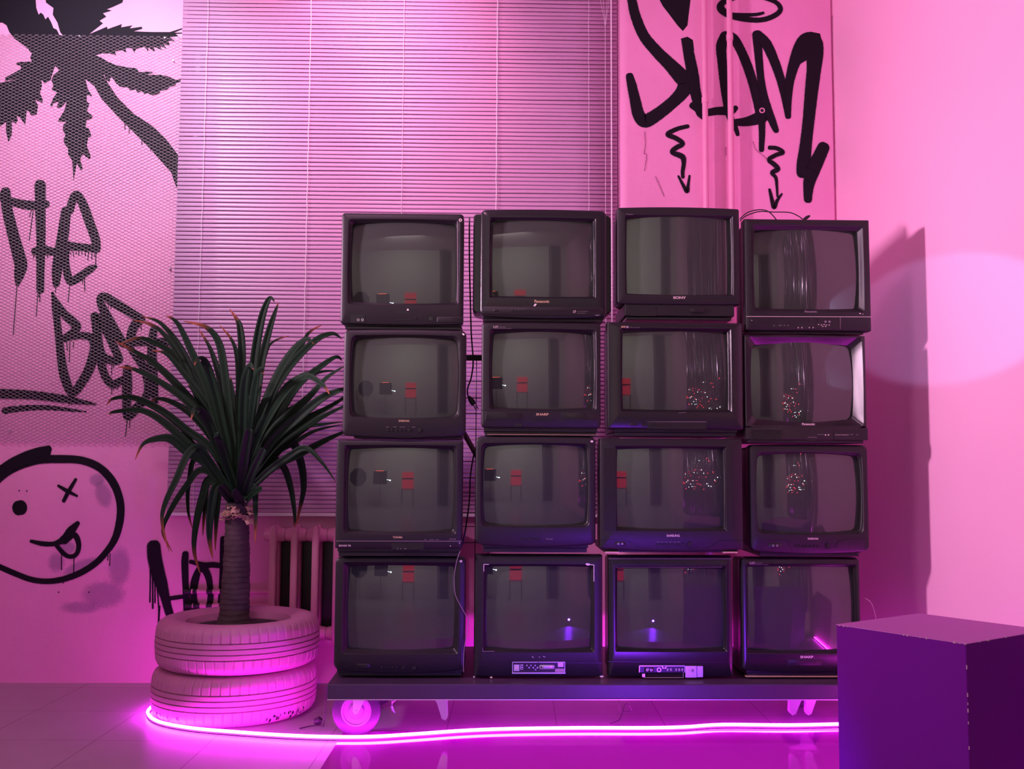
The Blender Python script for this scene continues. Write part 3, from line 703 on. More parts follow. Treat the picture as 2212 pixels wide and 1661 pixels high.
tyre('car_tyre', 'pink painted car tyre, upper one of the planter holding the palm', tcx+0.004, tcy, TH, 0.349, TH, 0.3)
palm = thing('potted_palm', 'spiky dark green dracaena palm with ringed trunk growing out of the stacked pink tyres', 'plant', (tcx, tcy, 2*TH-0.06))
q = MB(); n = 40; rr = random.Random(2)
q.loft([[(tcx+cos(2*pi*k/n)*r_, tcy+sin(2*pi*k/n)*r_, z) for k in range(n)] for r_, z in ((0.215, 0.25), (0.215, 2*TH-0.050), (0.14, 2*TH-0.045), (0.08, 2*TH-0.035), (0.01, 2*TH-0.03))], cap0=True, cap1=True)
q.build('potting_soil', M['soil'], palm)
# trunk
tb = PY(503, 1352, tcy-0.03); tt = PY(513, 1085, tcy-0.01); q = MB(); rings = []; n = 32; K = 120
rr = random.Random(9)
for i in range(K+1):
    t_ = i/K; c = tb.lerp(tt, t_); c.x += 0.006*sin(t_*pi)
    z = 2*TH-0.06+(tt.z-(2*TH-0.06))*t_
    R_t = 0.0665*(1-t_)**0.9*0.30+0.046
    ph = (t_*K/5.0) % 1.0
    R_t += 0.0030*(1-ph) - 0.001
    if t_ < 0.12: R_t += 0.008*(1-t_/0.12)
    ring_ = []
    for k in range(n):
        a = 2*pi*k/n; w_ = 0.0012*sin(3*a+i*0.35)+rr.uniform(-0.0005, 0.0005)
        ring_.append((c.x+cos(a)*(R_t+w_), tcy-0.02+sin(a)*(R_t+w_), z+0.0016*sin(2*a+i*0.2)+0.001*sin(5*a)))
    rings.append(ring_)
q.loft(rings, cap0=True, cap1=True); q.build('trunk', M['bark'], palm)
# dry sheaths
q = MB(); rr = random.Random(12)
cc = PY(514, 1112, tcy-0.02)
for i in range(46):
    a = rr.uniform(0, 2*pi); z = cc.z+rr.uniform(-0.02, 0.035); L = rr.uniform(0.03, 0.055); wd = rr.uniform(0.025, 0.05); base = 0.052+rr.uniform(-0.004, 0.006)
    out = rr.uniform(0.15, 0.8); vs = []; K1, K2 = 5, 5; dr = rr.uniform(-0.6, 0.15)
    for u in range(K1):
        for v in range(K2):
            s_ = u/(K1-1); t_ = v/(K2-1)-0.5
            aa = a+t_*wd/base*(1-0.25*s_)
            r_ = base+L*out*s_+0.006*sin(t_*9+i)*s_; zz = z+L*dr*s_*s_+L*0.4*s_*(1-s_)+0.005*sin(t_*11+i*2)*s_+rr.uniform(-0.003, 0.003)*s_
            vs.append((cc.x+cos(aa)*r_, tcy-0.02+sin(aa)*r_, zz))
    fs = [(u*K2+v, u*K2+v+1, (u+1)*K2+v+1, (u+1)*K2+v) for u in range(K1-1) for v in range(K2-1)]
    q.add(vs, fs)
q.build('dry_sheath_collar', M['flake'], palm, solid=0.0016)

# foliage: long keeled leaves
LV = []
def L(pts, wd, dd=0.0, tipb=0.12, blunt=False): LV.append((pts, wd, dd, tipb, blunt))
L([(850,1500),(720,1050),(620,720),(500,440),(410,260),(330,205)],56,-0.10)
L([(840,1480),(660,1040),(540,740),(420,480),(260,290),(85,235)],50,0.05,0.2)
L([(840,1450),(710,1100),(570,740),(440,450),(290,260),(150,210)],50,0.15)
L([(850,1500),(740,1020),(670,720),(610,545),(560,512),(530,562)],58,-0.30,0.10)
L([(850,1450),(780,900),(740,560),(700,385),(610,285),(450,243)],56,-0.05,0.25)
L([(860,1400),(850,900),(872,500),(860,300),(835,230),(782,155)],50,0.05,0.25)
L([(860,1400),(930,900),(965,500),(1015,220),(1070,80),(1108,108)],56,-0.05,0.05)
L([(870,1400),(960,900),(1010,550),(1065,320),(1108,185),(1135,110)],52,0.08,0.1)
L([(870,1400),(878,1000),(890,700),(925,562),(955,592)],62,-0.42,0.06)
L([(880,1400),(930,1000),(968,690),(1000,590),(1032,625)],56,-0.34,0.08)
L([(880,1400),(980,980),(1120,640),(1240,450),(1335,372),(1388,408)],60,-0.08,0.06)
L([(880,1400),(1030,900),(1190,600),(1390,390),(1520,333),(1592,375)],56,0.10,0.05)
L([(880,1400),(1000,1020),(1100,860),(1200,710),(1320,625),(1378,636)],56,-0.25,0.07)
L([(890,1400),(1060,1070),(1200,920),(1350,790),(1480,650),(1620,560)],60,-0.12,0.03)
L([(890,1420),(1080,1110),(1280,930),(1440,800),(1570,742),(1660,720)],62,-0.24,0.03)
L([(890,1420),(1120,960),(1280,700),(1450,560),(1550,500),(1592,530)],50,0.15,0.05)
L([(890,1430),(1100,1140),(1300,970),(1500,860),(1680,740)],56,-0.16,0.02)
L([(900,1450),(1150,1160),(1400,960),(1680,820)],52,0.06,0.02)
L([(900,1480),(1050,1330),(1200,1220),(1330,1155),(1440,1250),(1545,1395)],44,-0.10,0.02)
L([(900,1480),(1100,1290),(1300,1190),(1500,1085),(1700,1000)],52,0.02,0.02)
L([(920,1480),(1080,1250),(1170,1290),(1225,1450),(1252,1640),(1246,1725)],44,0.12,0.12)
L([(900,1440),(1110,1180),(1230,1115),(1295,1260),(1315,1430),(1290,1580),(1255,1725)],54,0.2,0.2)
L([(880,1400),(1000,1060),(1180,760),(1330,640),(1450,700),(1502,770)],50,-0.38,0.16)
L([(880,1400),(1060,1000),(1210,760),(1400,620),(1560,600)],42,0.2,0.03)
L([(880,1400),(1040,860),(1150,640),(1280,460),(1350,330),(1450,270)],42,0.28,0.2)
L([(880,1380),(970,800),(1040,480),(1100,390),(1210,350)],34,0.3,0.2)
L([(860,1400),(850,800),(840,520),(800,380),(710,270)],34,0.3,0.25)
L([(820,1500),(640,1250),(560,1150),(485,1195),(400,1380),(318,1560),(300,1700),(350,1900)],50,-0.22,0.2)
L([(820,1500),(620,1270),(480,1180),(360,1088),(250,1090),(160,1130),(105,1240)],58,-0.15,0.15)
L([(820,1480),(600,1260),(470,1110),(300,960),(150,885),(-45,895),(-80,920)],50,-0.05,0.12)
L([(820,1450),(650,1160),(480,1030),(300,890),(100,795),(-50,800),(-100,850)],50,0.05,0.15)
L([(820,1450),(660,1060),(500,840),(300,690),(100,590),(-20,575)],50,-0.1,0.2)
L([(820,1430),(650,1010),(470,770),(260,560),(100,460),(-40,385)],50,0.1,0.2)
L([(830,1430),(690,960),(600,800),(450,610),(330,480),(225,455)],46,-0.05,0.15)
L([(830,1430),(700,950),(560,700),(400,500),(250,400),(120,365),(-20,420)],46,0.18,0.2)
L([(830,1450),(700,1150),(620,950),(570,878),(530,880),(508,952)],58,-0.36,0.12)
L([(830,1500),(600,1310),(470,1430),(350,1620),(305,1760),(372,1900)],44,0.05,0.2)
L([(830,1520),(650,1380),(590,1500),(540,1720),(530,1900),(575,2063)],62,0.10,0.25)
L([(830,1540),(700,1420),(650,1600),(640,1800),(664,1953)],56,0.0,0.25)
L([(840,1540),(720,1450),(690,1650),(680,1893)],48,0.12,0.25)
L([(830,1540),(640,1400),(605,1600),(591,1784)],34,0.2,0.3)
L([(870,1540),(955,1430),(970,1600),(967,1850)],42,-0.05,0.25)
L([(840,1520),(560,1230),(492,1400),(486,1600),(520,1740)],30,0.2,0.2)
L([(840,1520),(590,1200),(520,1130),(440,1010),(420,1000)],40,0.05,0.1)
L([(865,1500),(880,1280),(925,1022)],64,-0.30,0.0,True)
L([(890,1500),(950,1330),(1028,1165)],52,-0.28,0.0,True)
L([(820,1560),(760,1480),(720,1430)],60,-0.20,0.0,True)
L([(860,1580),(850,1520),(815,1465)],60,-0.24,0.0,True)
L([(900,1540),(950,1480),(1010,1445)],46,-0.1,0.0,True)
L([(840,1480),(740,1200),(700,1080),(688,1060)],60,-0.28,0.0,True)
L([(850,1480),(800,1100),(740,760),(700,600),(640,430),(560,300)],50,0.22,0.15)
L([(860,1450),(830,1000),(800,760),(790,640)],56,0.1,0.1)
L([(880,1450),(1020,1080),(1140,940),(1260,860),(1370,840)],54,0.1,0.05)
L([(850,1480),(720,1180),(560,960),(420,850),(280,800),(190,840)],48,0.2,0.15)
L([(890,1460),(1040,1180),(1180,1060),(1330,1000),(1450,985),(1600,965)],40,0.12,0.03)
L([(890,1460),(1080,1220),(1240,1120),(1400,1030),(1600,985)],36,0.25,0.03)
L([(830,1460),(740,1100),(640,880),(560,780),(480,700)],52,0.02,0.05)
L([(850,1460),(860,1100),(930,820),(990,760),(1010,700)],54,-0.1,0.05)
q = MB(); rr = random.Random(21)
for (pts_, wd, dd, tipb, blunt) in LV:
    n_ = len(pts_); P3 = []
    for i, (x, y) in enumerate(pts_):
        t_ = i/(n_-1); Yd = tcy-0.02+dd*(t_**0.8)
        Yd = min(Yd, 4.90)
        P3.append(tuple(PY(260+x/3.322, 620+y/3.322, Yd)))
    path_ = [Vector(p) for p in smooth_path(P3, 7)]; m_ = len(path_); W_ = wd/3.322*4.4/F/2*1.12
    tw = rr.uniform(-0.5, 0.5); rings = []; al = []
    for i, p in enumerate(path_):
        t_ = i/(m_-1); tg = (path_[min(i+1, m_-1)]-path_[max(i-1, 0)]).normalized()
        vd = Vector((sin(tw)*0.9, -1, 0.25)).normalized()
        sd = tg.cross(vd).normalized(); nn = sd.cross(tg)
        if blunt: w_ = W_*(0.8+0.2*sin(t_*pi))
        else: w_ = W_*min(1.0, 0.72+1.2*t_)*(1-max(0, (t_-0.35)/0.65)**1.7)+0.0004
        rings.append([p+sd*w_, p+sd*w_*0.5+nn*(-w_*0.22), p-nn*w_*0.45, p-sd*w_*0.5+nn*(-w_*0.22), p-sd*w_])
        f_ = 0 if blunt else max(0, (t_-(1-tipb))/max(tipb, 1e-3)); al += [min(1, f_*1.6)]*5
    q.loft(rings, close=False, a=al)
q.build('foliage', M['leaf'], palm, attr=True, solid=0.0016)

# ------------------------------------------------------------------ televisions
def rrect(x0, x1, z0, z1, r, bt=0, bb=0, bs=0, K=10, Mc=6):
    r = min(r, (x1-x0)/2-1e-4, (z1-z0)/2-1e-4); out = []
    cs_ = [(x1-r, z0+r, -pi/2), (x1-r, z1-r, 0), (x0+r, z1-r, pi/2), (x0+r, z0+r, pi)]
    st_ = [(x0+r, z0), (x1, z0+r), (x1-r, z1), (x0, z1-r)]; en = [(x1-r, z0), (x1, z1-r), (x0+r, z1), (x0, z0+r)]
    for i in range(4):
        for k in range(K): t_ = k/K; out.append((st_[i][0]+(en[i][0]-st_[i][0])*t_, st_[i][1]+(en[i][1]-st_[i][1])*t_))
        cx, cz, a0 = cs_[i]
        for k in range(Mc): a = a0+(pi/2)*k/Mc; out.append((cx+cos(a)*r, cz+sin(a)*r))
    cx, cz, hx, hz = (x0+x1)/2, (z0+z1)/2, (x1-x0)/2, (z1-z0)/2
    res = []
    for x, z in out:
        xn, zn = (x-cx)/hx, (z-cz)/hz
        dz = bt*(1-xn*xn)*max(0, zn) - bb*(1-xn*xn)*max(0, -zn)
        dx = bs*(1-zn*zn)*xn
        res.append((x+dx, z+dz))
    return res

class TV:
    def __init__(s, label, Yf, L, T, R, B, gl, gt, gr, gb, orad=0.012, bt=0, bb=0, grad=0.012, gbow=0.006, rec=8, recd=0.014, m='tv', curv=1.15, base=None, body=None, dep=0.40, flat=False):
        s.par = None; s.Y = Yf; cx, cz = (L+R)/2, (T+B)/2
        s.x0 = PY(L, cz, Yf).x; s.x1 = PY(R, cz, Yf).x; s.z1 = PY(cx, T, Yf).z; s.z0 = PY(cx, B, Yf).z
        s.mm = Yf/F
        s.o = o = thing('television', label, 'television', ((s.x0+s.x1)/2, Yf+0.2, s.z0), 'televisions stacked on the platform')
        gx0, gx1 = PY(gl, cz, Yf).x, PY(gr, cz, Yf).x; gz1, gz0 = PY(cx, gt, Yf).z, PY(cx, gb, Yf).z
        Yr = lambda ring_, y: [(x, Yf+y, z) for x, z in ring_]
        x0, x1, z0, z1 = s.x0, s.x1, s.z0, s.z1
        bt, bb = bt*s.mm, bb*s.mm; rc = rec*s.mm
        O = lambda i, y: Yr(rrect(x0+i, x1-i, z0+i, z1-i, max(orad-i, 0.003), bt, bb), y)
        G = lambda i, y, r_=0, b=1.0: Yr(rrect(gx0-i, gx1+i, gz0-i, gz1+i, grad+r_, gbow*b, gbow*b, gbow*b*0.8), y)
        q = MB()
        q.loft([O(0.008, 0.085), O(0.006, 0.07), O(0.0, 0.062), O(0.0, 0.012), O(0.0022, 0.004), O(0.008, 0.0), G(rc+0.002, 0.0, 0.001, 0.4), G(rc, 0.002, 0.0, 0.4), G(rc*0.55, recd*0.6, 0.0, 0.6), G(0.003, recd, 0, 1), G(0, recd+0.003, 0, 1), G(-0.0005, 0.060, 0, 1)])
        s.bez = q.build('front_bezel', M[m], o)
        # cabinet behind
        bx0, bx1, bz0, bz1 = (x0+0.007, x1-0.007, z0+0.010, z1-0.007) if body is None else (PY(body[0], cz, Yf+0.03).x, PY(body[2], cz, Yf+0.03).x, PY(cx, body[3], Yf+0.03).z, PY(cx, body[1], Yf+0.03).z)
        hw, hh = bx1-bx0, bz1-bz0
        fy = 0.03 if body else 0.055
        secs = [(fy, 0.004, 0.004, 0.002), (fy+0.01, 0, 0, 0), (0.17, 0.0, 0.003, 0), (0.20, 0.008, 0.012, 0), (0.30, hw*0.11, hh*0.14, 0.004), (dep, hw*0.20, hh*0.26, 0.012), (dep+0.012, hw*0.22, hh*0.28, 0.016)]
        q = MB(); q.loft([Yr(rrect(bx0+a, bx1-a, bz0+c_, bz1-b_, 0.014), y) for y, a, b_, c_ in secs], cap0=True, cap1=True)
        q.build('cabinet', M['tv' if not body else m], o)
        # picture tube
        q = MB(); cxg, czg = (gx0+gx1)/2, (gz0+gz1)/2; nx, nz = 32, 24; ex = 0.018
        for j in range(nz+1):
            for i in range(nx+1):
                x = gx0-ex+(gx1-gx0+2*ex)*i/nx; z = gz0-ex+(gz1-gz0+2*ex)*j/nz
                d2 = (x-cxg)**2+(0.08 if flat else 1.0)*(z-czg)**2
                q.v.append((x, Yf+recd*0.45+0.004+d2/(2*curv), z)); q.a.append(1)
        q.f += [(j*(nx+1)+i, j*(nx+1)+i+1, (j+1)*(nx+1)+i+1, (j+1)*(nx+1)+i) for j in range(nz) for i in range(nx)]
        q.build('screen', M['glass'], o)
        if base:
            l_, r_, t_, b_ = base
            X0, X1 = PY(l_, b_, Yf+0.02).x, PY(r_, b_, Yf+0.02).x; Z1, Z0 = s.z0+0.010, PY(cx, b_, Yf+0.02).z
            s.zbase = Z0
            q = MB(); zm = Z0+(Z1-Z0)*0.42
            q.box(X0, X1, Yf+0.016, Yf+0.34, zm, Z1); q.box(X0+0.004, X1-0.004, Yf+0.022, Yf+0.33, Z0, zm-0.0015); q.box(X0+0.008, X1-0.008, Yf+0.024, Yf+0.32, zm-0.002, zm)
            q.build('base', M['tv'], o, smooth=False, bevel=0.0015)
        s.base_px = base
    def P(s, px, py): p = PY(px, py, s.Y); return p.x, p.z
    def plate(s, l, t, r, b, m='tvdark', d=0.001, name='control_panel', parent=None, bev=0.0, y=0.0):  # some black plates stand in for the dark of recesses and slots
        x0, z1 = s.P(l, t); x1, z0 = s.P(r, b); q = MB(); q.box(x0, x1, s.Y+y-d, s.Y+y+0.004, z0, z1)
        return q.build(name, M[m], parent or s.par or s.o, smooth=False, bevel=bev)
    def rplate(s, l, t, r, b, rad, m='tvdark', d=0.001, name='control_panel', bb=0, bt=0, tilt=0.0):
        x0, z1 = s.P(l, t); x1, z0 = s.P(r, b); q = MB()
        a = rrect(x0, x1, z0, z1, rad, bt*s.mm, bb*s.mm); a2 = rrect(x0+0.0015, x1-0.0015, z0+0.0015, z1-0.0015, rad, bt*s.mm, bb*s.mm)
        q.loft([[(x, s.Y+0.006, z) for x, z in a], [(x, s.Y-d+0.001, z) for x, z in a], [(x, s.Y-d, z) for x, z in a2]], cap0=True, cap1=True)
        return q.build(name, M[m], s.par or s.o)
    def btn(s, px, py, rp, m='tvdark', d=0.003, name='button'):
        x, z = s.P(px, py); q = MB(); q.disc_y(x, z, rp*s.mm, s.Y-d, s.Y+0.003, 16, rp*s.mm*0.85); return q.build(name, M[m], s.par or s.o)
    def jack(s, px, py, rp=2.8, m='silver'):
        x, z = s.P(px, py); R = rp*s.mm; q = MB(); n = 16
        q.loft([[(x+cos(2*pi*k/n)*r_, s.Y+y_, z+sin(2*pi*k/n)*r_) for k in range(n)] for r_, y_ in ((R, 0.002), (R, -0.003), (R*0.6, -0.003), (R*0.55, 0.0))])
        j = q.build('jack', M[m], s.par or s.o)
    def txt(s, body, px, py, wpx, hpx, m='print', name='lettering', bold=0.0, d=0.0):
        x, z = s.P(px, py); return text_obj(body, x, s.Y-0.0004-d, z, hpx*s.mm, M[m], s.par or s.o, name, width=wpx*s.mm, bold=bold)
    def line(s, pts, w=0.8, m='printdim', d=0.0008, name='trim_line'):
        q = MB()
        P_ = [s.P(*p) for p in pts]
        for (xa, za), (xb, zb_) in zip(P_[:-1], P_[1:]):
            L_ = sqrt((xb-xa)**2+(zb_-za)**2) or 1; nx, nz = -(zb_-za)/L_*w*s.mm/2, (xb-xa)/L_*w*s.mm/2
            vs = [(xa-nx, za-nz), (xb-nx, zb_-nz), (xb+nx, zb_+nz), (xa+nx, za+nz)]
            q.add([(x, s.Y-d, z) for x, z in vs]+[(x, s.Y+0.002, z) for x, z in vs], [(0,1,2,3),(7,6,5,4),(0,4,5,1),(1,5,6,2),(2,6,7,3),(3,7,4,0)])
        return q.build(name, M[m], s.par or s.o, smooth=False)
    def chip(s, px, py, a, b, seed=1, m='white', name='paint_chip', rot=0.0):
        rr = random.Random(seed); x, z = s.P(px, py); q = MB(); vs = []
        for k in range(9):
            t_ = 2*pi*k/9; u, v = cos(t_)*a*s.mm*rr.uniform(.7, 1.1), sin(t_)*b*s.mm*rr.uniform(.7, 1.1)
            vs.append((x+u*cos(rot)-v*sin(rot), s.Y-0.0008, z+u*sin(rot)+v*cos(rot)))
        q.add(vs+[(v[0], s.Y+0.001, v[2]) for v in vs], [tuple(range(9))]+[(k, (k+1) % 9, 9+(k+1) % 9, 9+k) for k in range(9)])
        return q.build(name, M[m], s.par or s.o, smooth=False)

# ---- first stack (leftmost)
v = TV('black television with small ring badge at upper right, top of the leftmost stack', 3.87, 736,460,1001,700, 758,481,985,651, orad=0.014, bb=2, gbow=0.006, rec=6, base=(743,996,701,711), curv=1.3)
v.txt('o', 994.5, 475.5, 7, 7, 'print', 'badge', 0.03)
v.plate(757,679,788,697); v.jack(774,691); v.jack(783,691); v.rplate(944,684,1001,697,0.004,'tv',0.002,'flap')
v.plate(855,689,870,691,'tvdark',0.001,'slot'); v.plate(873,689,889,691,'tvdark',0.001,'slot'); v.btn(896.5,688.5,2.6); v.plate(926,684,935,692,'tv2',0.0012,'button')
v.plate(858,672,883,677,'tvdark',0.0006,'badge_recess'); v.chip(881,669,2.6,2.6,3); v.line([(988,478),(989,655)],1.6,'printdim')
v = TV('black television with row of round buttons, second from top in the leftmost stack', 3.87, 741,713,1006,941, 761,730,987,898, orad=0.020, bb=5, bt=2, grad=0.022, gbow=0.010, rec=4, recd=0.012, base=(762,998,930,947))
v.txt('SAMSUNG', 872.6, 909, 23, 4.2, 'gold', bold=0.02)
for x in (837,846,855,864,873): v.btn(x,928.5,3.0)
v.btn(883.5,928.5,4.2); v.btn(906,928.5,5.6,name='knob')
for x, w_ in ((837,7),(853,8),(869,11),(893,8)): v.line([(x-w_/2,922.5),(x+w_/2,922.5)],0.7)
v.chip(1001,722,3.4,2.2,4,rot=-0.4); v.line([(800,938),(835,943),(872,945),(910,943),(950,938)],1.0,'tvdark')
v = TV('square-edged black television with thin dividing line, third from top in the leftmost stack', 3.88, 725,951,999,1185, 749,969,979,1147, orad=0.004, grad=0.010, gbow=0.004, rec=6, recd=0.016, m='tv', base=(729,993,1186,1201), curv=1.3)
v.txt('TOSHIBA', 859, 1160.5, 21, 4.2, 'gold', bold=0.02); v.line([(726,1168.5),(998,1169)],1.0)
v.txt('EDGE FS', 745, 1178.5, 25, 3.6, 'print', bold=0.01); v.txt('BASS SYSTEM', 978, 1164.5, 13, 2.8, 'printdim')
for x, w_ in ((919,3),(932,5),(944,5)): v.txt('POWER', x, 1165.5, w_*1.6, 1.8, 'printdim')
v.plate(846,1173,915,1187,'tvdark',0.001); v.plate(888,1182,905,1187,'tv2',0.002,'label'); 
for x in (859,866,874,877): v.btn(x,1185,1.2,'printdim',0.002)
v.chip(973,1179,1.1,1.1,2); v.chip(993,1173,1.1,1.1,5)
v = TV('black television with wide rounded frame, bottom of the leftmost stack', 3.92, 722,1204,1005,1447, 749,1224,981,1404, orad=0.022, bb=9, bt=1, grad=0.008, gbow=0.003, rec=8, recd=0.018, curv=1.3, base=(728,999,1440,1460))
v.rplate(770,1434,799,1444,0.003,'tvdark'); 
for x in (825,833,841,849,857): v.btn(x,1440,3)
v.btn(871,1441,4.4); v.btn(895,1442,5.6,name='knob'); v.chip(996,1212,3.6,3.0,8)

# ---- second stack
v = TV('black television with curved button strip and white blot, top of the second stack', 3.86, 1038,454,1311,683, 1062,475,1282,639, orad=0.020, bt=3, bb=5, grad=0.004, gbow=0.002, rec=4, recd=0.010, m='tv2', base=(1043,1305,684,694), body=(1022,463,1320,676), curv=1.3)
v.txt('Panasonic', 1170.7, 651, 32.5, 6.2, 'gold', bold=0.02)
v.par = v.rplate(1041,661.5,1303,680,0.014,'tv',0.004,'button_strip',bb=2)
v.rplate(1066,669,1076,673,0.002,'tvdark',0.006,'button')
for x in (1105,1112,1120,1126.5,1133.5,1141): v.btn(x,671.5,2.2,d=0.006)
v.txt('17', 1241, 674, 6, 5.5, 'print', bold=0.02, d=0.004); v.txt('multi system', 1258, 673, 25, 2.2, 'printdim', d=0.004); v.txt('colour', 1256, 676.5, 20, 1.8, 'printdim', d=0.004)
for x in (1105,1113,1120,1127,1134): v.txt('vol', x, 667, 4, 1.4, 'printdim', d=0.004)
v.par = None; v.chip(1155.7,659,4.2,2.4,11,rot=0.8); v.chip(1291,679,9,2.6,12,rot=0.1)
v = TV('black television with pale label at upper left, second from top in the second stack', 3.87, 1040,697,1298,924, 1063,717,1282,880, orad=0.014, bt=1, grad=0.010, gbow=0.005, rec=5, recd=0.012, base=(1045,1290,925,942))
v.txt('C-ATV', 1071, 706, 11, 4.4, 'print', bold=0.01); v.txt('VIDEO SYSTEM', 1085, 706.5, 13, 2, 'printdim'); v.txt('EXTRA RECEIVING CIRCUIT', 1086, 709.5, 39, 1.4, 'printdim')
v.txt('SHARP', 1171.6, 895, 27, 5.2, 'gold', bold=0.03); v.rplate(1049,890,1130,909,0.003,'tvdark',0.001,'speaker_panel'); v.rplate(1212,890,1290,909,0.003,'tv2',0.0008,'speaker_panel')
v.plate(1151,903,1192,905,'tvdark'); v.plate(1151,906.5,1192,908,'tvdark',name='slot'); v.plate(1112,915,1127,921,'tvdark',name='button')
v.line([(1040,886),(1298,887)],0.8,'tvdark')
q = MB(); xa, za = v.P(1052, 938); xb, zb2 = v.P(1289, 941); q.box(xa, xb, v.Y+0.004, v.Y+0.03, zb2+0.0015, za); q.build('brass_strip', M['gold'], v.o, smooth=False)
v = TV('black television with barrel screen and small buttons, third from top in the second stack', 3.88, 1027,943,1287,1176, 1044,963,1268,1133, orad=0.022, bb=6, bt=1, grad=0.016, gbow=0.008, rec=4, recd=0.012, base=(1042,1270,1170,1193))
for x in (1128,1135.5,1143,1150.5,1158,1164): v.btn(x,1164.5,3.1)
v.txt('B-mode', 1187, 1164, 14, 3.2, 'printdim'); v.chip(1278.5,953.5,4,2.6,14); 
v = TV('black television with exposed silver connectors and chipped corners, bottom of the second stack', 3.92, 1025,1199,1302,1462, 1050,1225,1278,1403, orad=0.003, grad=0.004, gbow=0.002, rec=5, recd=0.014, curv=1.4)
v.line([(1045,1234),(1045,1219),(1056,1219)],1.2,'white',name='scuffed_edge'); v.line([(1273,1220),(1283,1220),(1283,1256)],1.3,'white',name='scuffed_edge'); v.line([(1043,1400),(1043,1407),(1068,1407)],1.0,'printdim',name='scuffed_edge')
v.chip(1270,1219,5.5,3,15); v.chip(1024,1462,2.2,2,16); v.chip(1061,1463,3,2,17); v.chip(1300,1461,5,2,18); v.line([(1022,1430),(1302,1432)],0.8,'tvdark')
for x, y in ((1150,1418),(1152,1420),(1165,1419),(1174,1418),(1177,1419)): v.chip(x,y,1.1,0.9,int(x))
def conn(v, l, t, r, b):
    v.par = v.plate(l,t,r,b,'tvdark',0.0012,'connector_bay')
    v.line([(l,t),(r,t)],1.6,'silver',0.004,'bay_edge'); v.line([(l,t),(l,b)],1.6,'silver',0.004,'bay_edge'); v.line([(r,t),(r,b)],1.2,'silver',0.004,'bay_edge')
conn(v,1107,1430,1220,1452); v.line([(1106,1453),(1221,1453)],2.6,'silver',0.008,'bay_ledge')
v.plate(1110,1435,1122,1449,'silver',0.004,'socket'); v.plate(1112,1438,1120,1445,'print',0.0052,'socket_face'); v.plate(1124,1435,1130,1446,'silver',0.004,'socket')
v.plate(1126,1437,1129,1440,'tvdark',0.005,'socket_hole'); v.plate(1126,1442,1129,1445,'tvdark',0.005,'socket_hole')
for x in (1138,1147,1156): v.btn(x,1437,1.7,'silver',0.004)
for x in (1143,1152,1161): v.btn(x,1441.8,1.9,'silver',0.004)
v.btn(1157,1446,1.8,'silver',0.004)
v.rplate(1165,1436,1198,1445.5,0.006,'silver',0.004,'jack_plate')
v.btn(1169,1440.5,2.2,'tvdark',0.0055,'jack_hole')
for x in (1177.5,1186): v.btn(x,1440.5,2.6,'zinc',0.0055,'jack'); v.btn(x,1440.5,1.0,'tvdark',0.0062,'jack_hole')
v.plate(1205,1431,1217,1440,'silver',0.005,'metal_tab'); v.plate(1199,1444,1219,1451,'ledbase',0.003,'metal_tab'); v.plate(1162,1430,1165,1435,'tvdark',0.0052,'notch')

# ---- third stack
v = TV('black television with flat frame and narrow foot, top of the third stack', 3.87, 1333,449,1599,657, 1354,469,1580,634, orad=0.010, bt=3, bb=1, grad=0.003, gbow=0.003, rec=3, recd=0.010, m='tv', curv=1.0, flat=True)
v.txt('SONY', 1468, 643, 28, 5.6, 'print', bold=0.03); v.txt('Trinitron', 1360, 463, 15, 3, 'printdim')
xa, za = v.P(1350, 655); xb, zb2 = v.P(1588, 683)
q = MB(); q.box(xa, xb, v.Y+0.010, v.Y+0.30, zb2, za); q.build('foot', M['tv'], v.o, smooth=False, bevel=0.004)
q = MB(); xc, zc2 = v.P(1354, 683); xd, zd = v.P(1582, 691.5); q.box(xc, xd, v.Y+0.016, v.Y+0.29, zd+0.001, zc2); q.build('foot_tray', M['tv2'], v.o, smooth=False, bevel=0.002)
v.plate(1363,660,1418,682,'tv2',0.001,'foot_panel',y=0.010); v.plate(1455,664,1476,677,'tvdark',0.001,'foot_panel',y=0.010); v.rplate(1491,665,1521,675,0.006,'tvdark',-0.002,'foot_grip')
q = MB(); x, z = v.P(1512, 670); q.disc_y(x, z, 0.009, v.Y+0.004, v.Y+0.011, 16); q.build('knob', M['tvdark'], v.o)
v = TV('black television with recessed button tray, second from top in the third stack', 3.86, 1312,696,1605,927, 1346,715,1574,884, orad=0.003, grad=0.003, gbow=0.002, rec=5, recd=0.012, m='tv2', base=(1327,1592,927,942), curv=1.3)
v.txt('BASS', 1346.5, 706, 9, 4.6, 'gold', bold=0.02); v.plate(1352,704,1358,708.5,'printdim',0.001,'badge'); v.txt('SYSTEM  AUTO TUNING', 1371, 707.5, 22, 1.6, 'printdim')
v.par = v.plate(1398,911,1526,927,'tvdark',0.001,'button_tray'); v.line([(1398,911),(1526,911)],0.8); 
for i in range(8): v.plate(1404+i*6,917,1407.5+i*6,920,'tv2',0.002,'button')
v.plate(1478,915,1494,924,'tv2',0.0016,'flap'); v.par = None; v.line([(1466,892),(1482,891)],0.6); v.rplate(1361,914,1376,920,0.005,'tvdark',0.003,'power_button'); v.plate(1387,914,1396,921,'tvdark',0.002,'sensor_window')
v = TV('wide black television with side speaker strips, third from top in the third stack', 3.87, 1296,947,1605,1186, 1334,969,1565,1142, orad=0.006, bt=0, bb=6, grad=0.003, gbow=0.002, rec=4, recd=0.012, curv=1.3, base=(1302,1596,1186,1193))
v.plate(1568,968,1583,1146,'tvdark',0.0012,'speaker_strip'); v.plate(1305,968,1331,1146,'tv2',0.0010,'speaker_strip')
v.txt('SAMSUNG', 1454, 1157, 28, 4.8, 'print', bold=0.02)
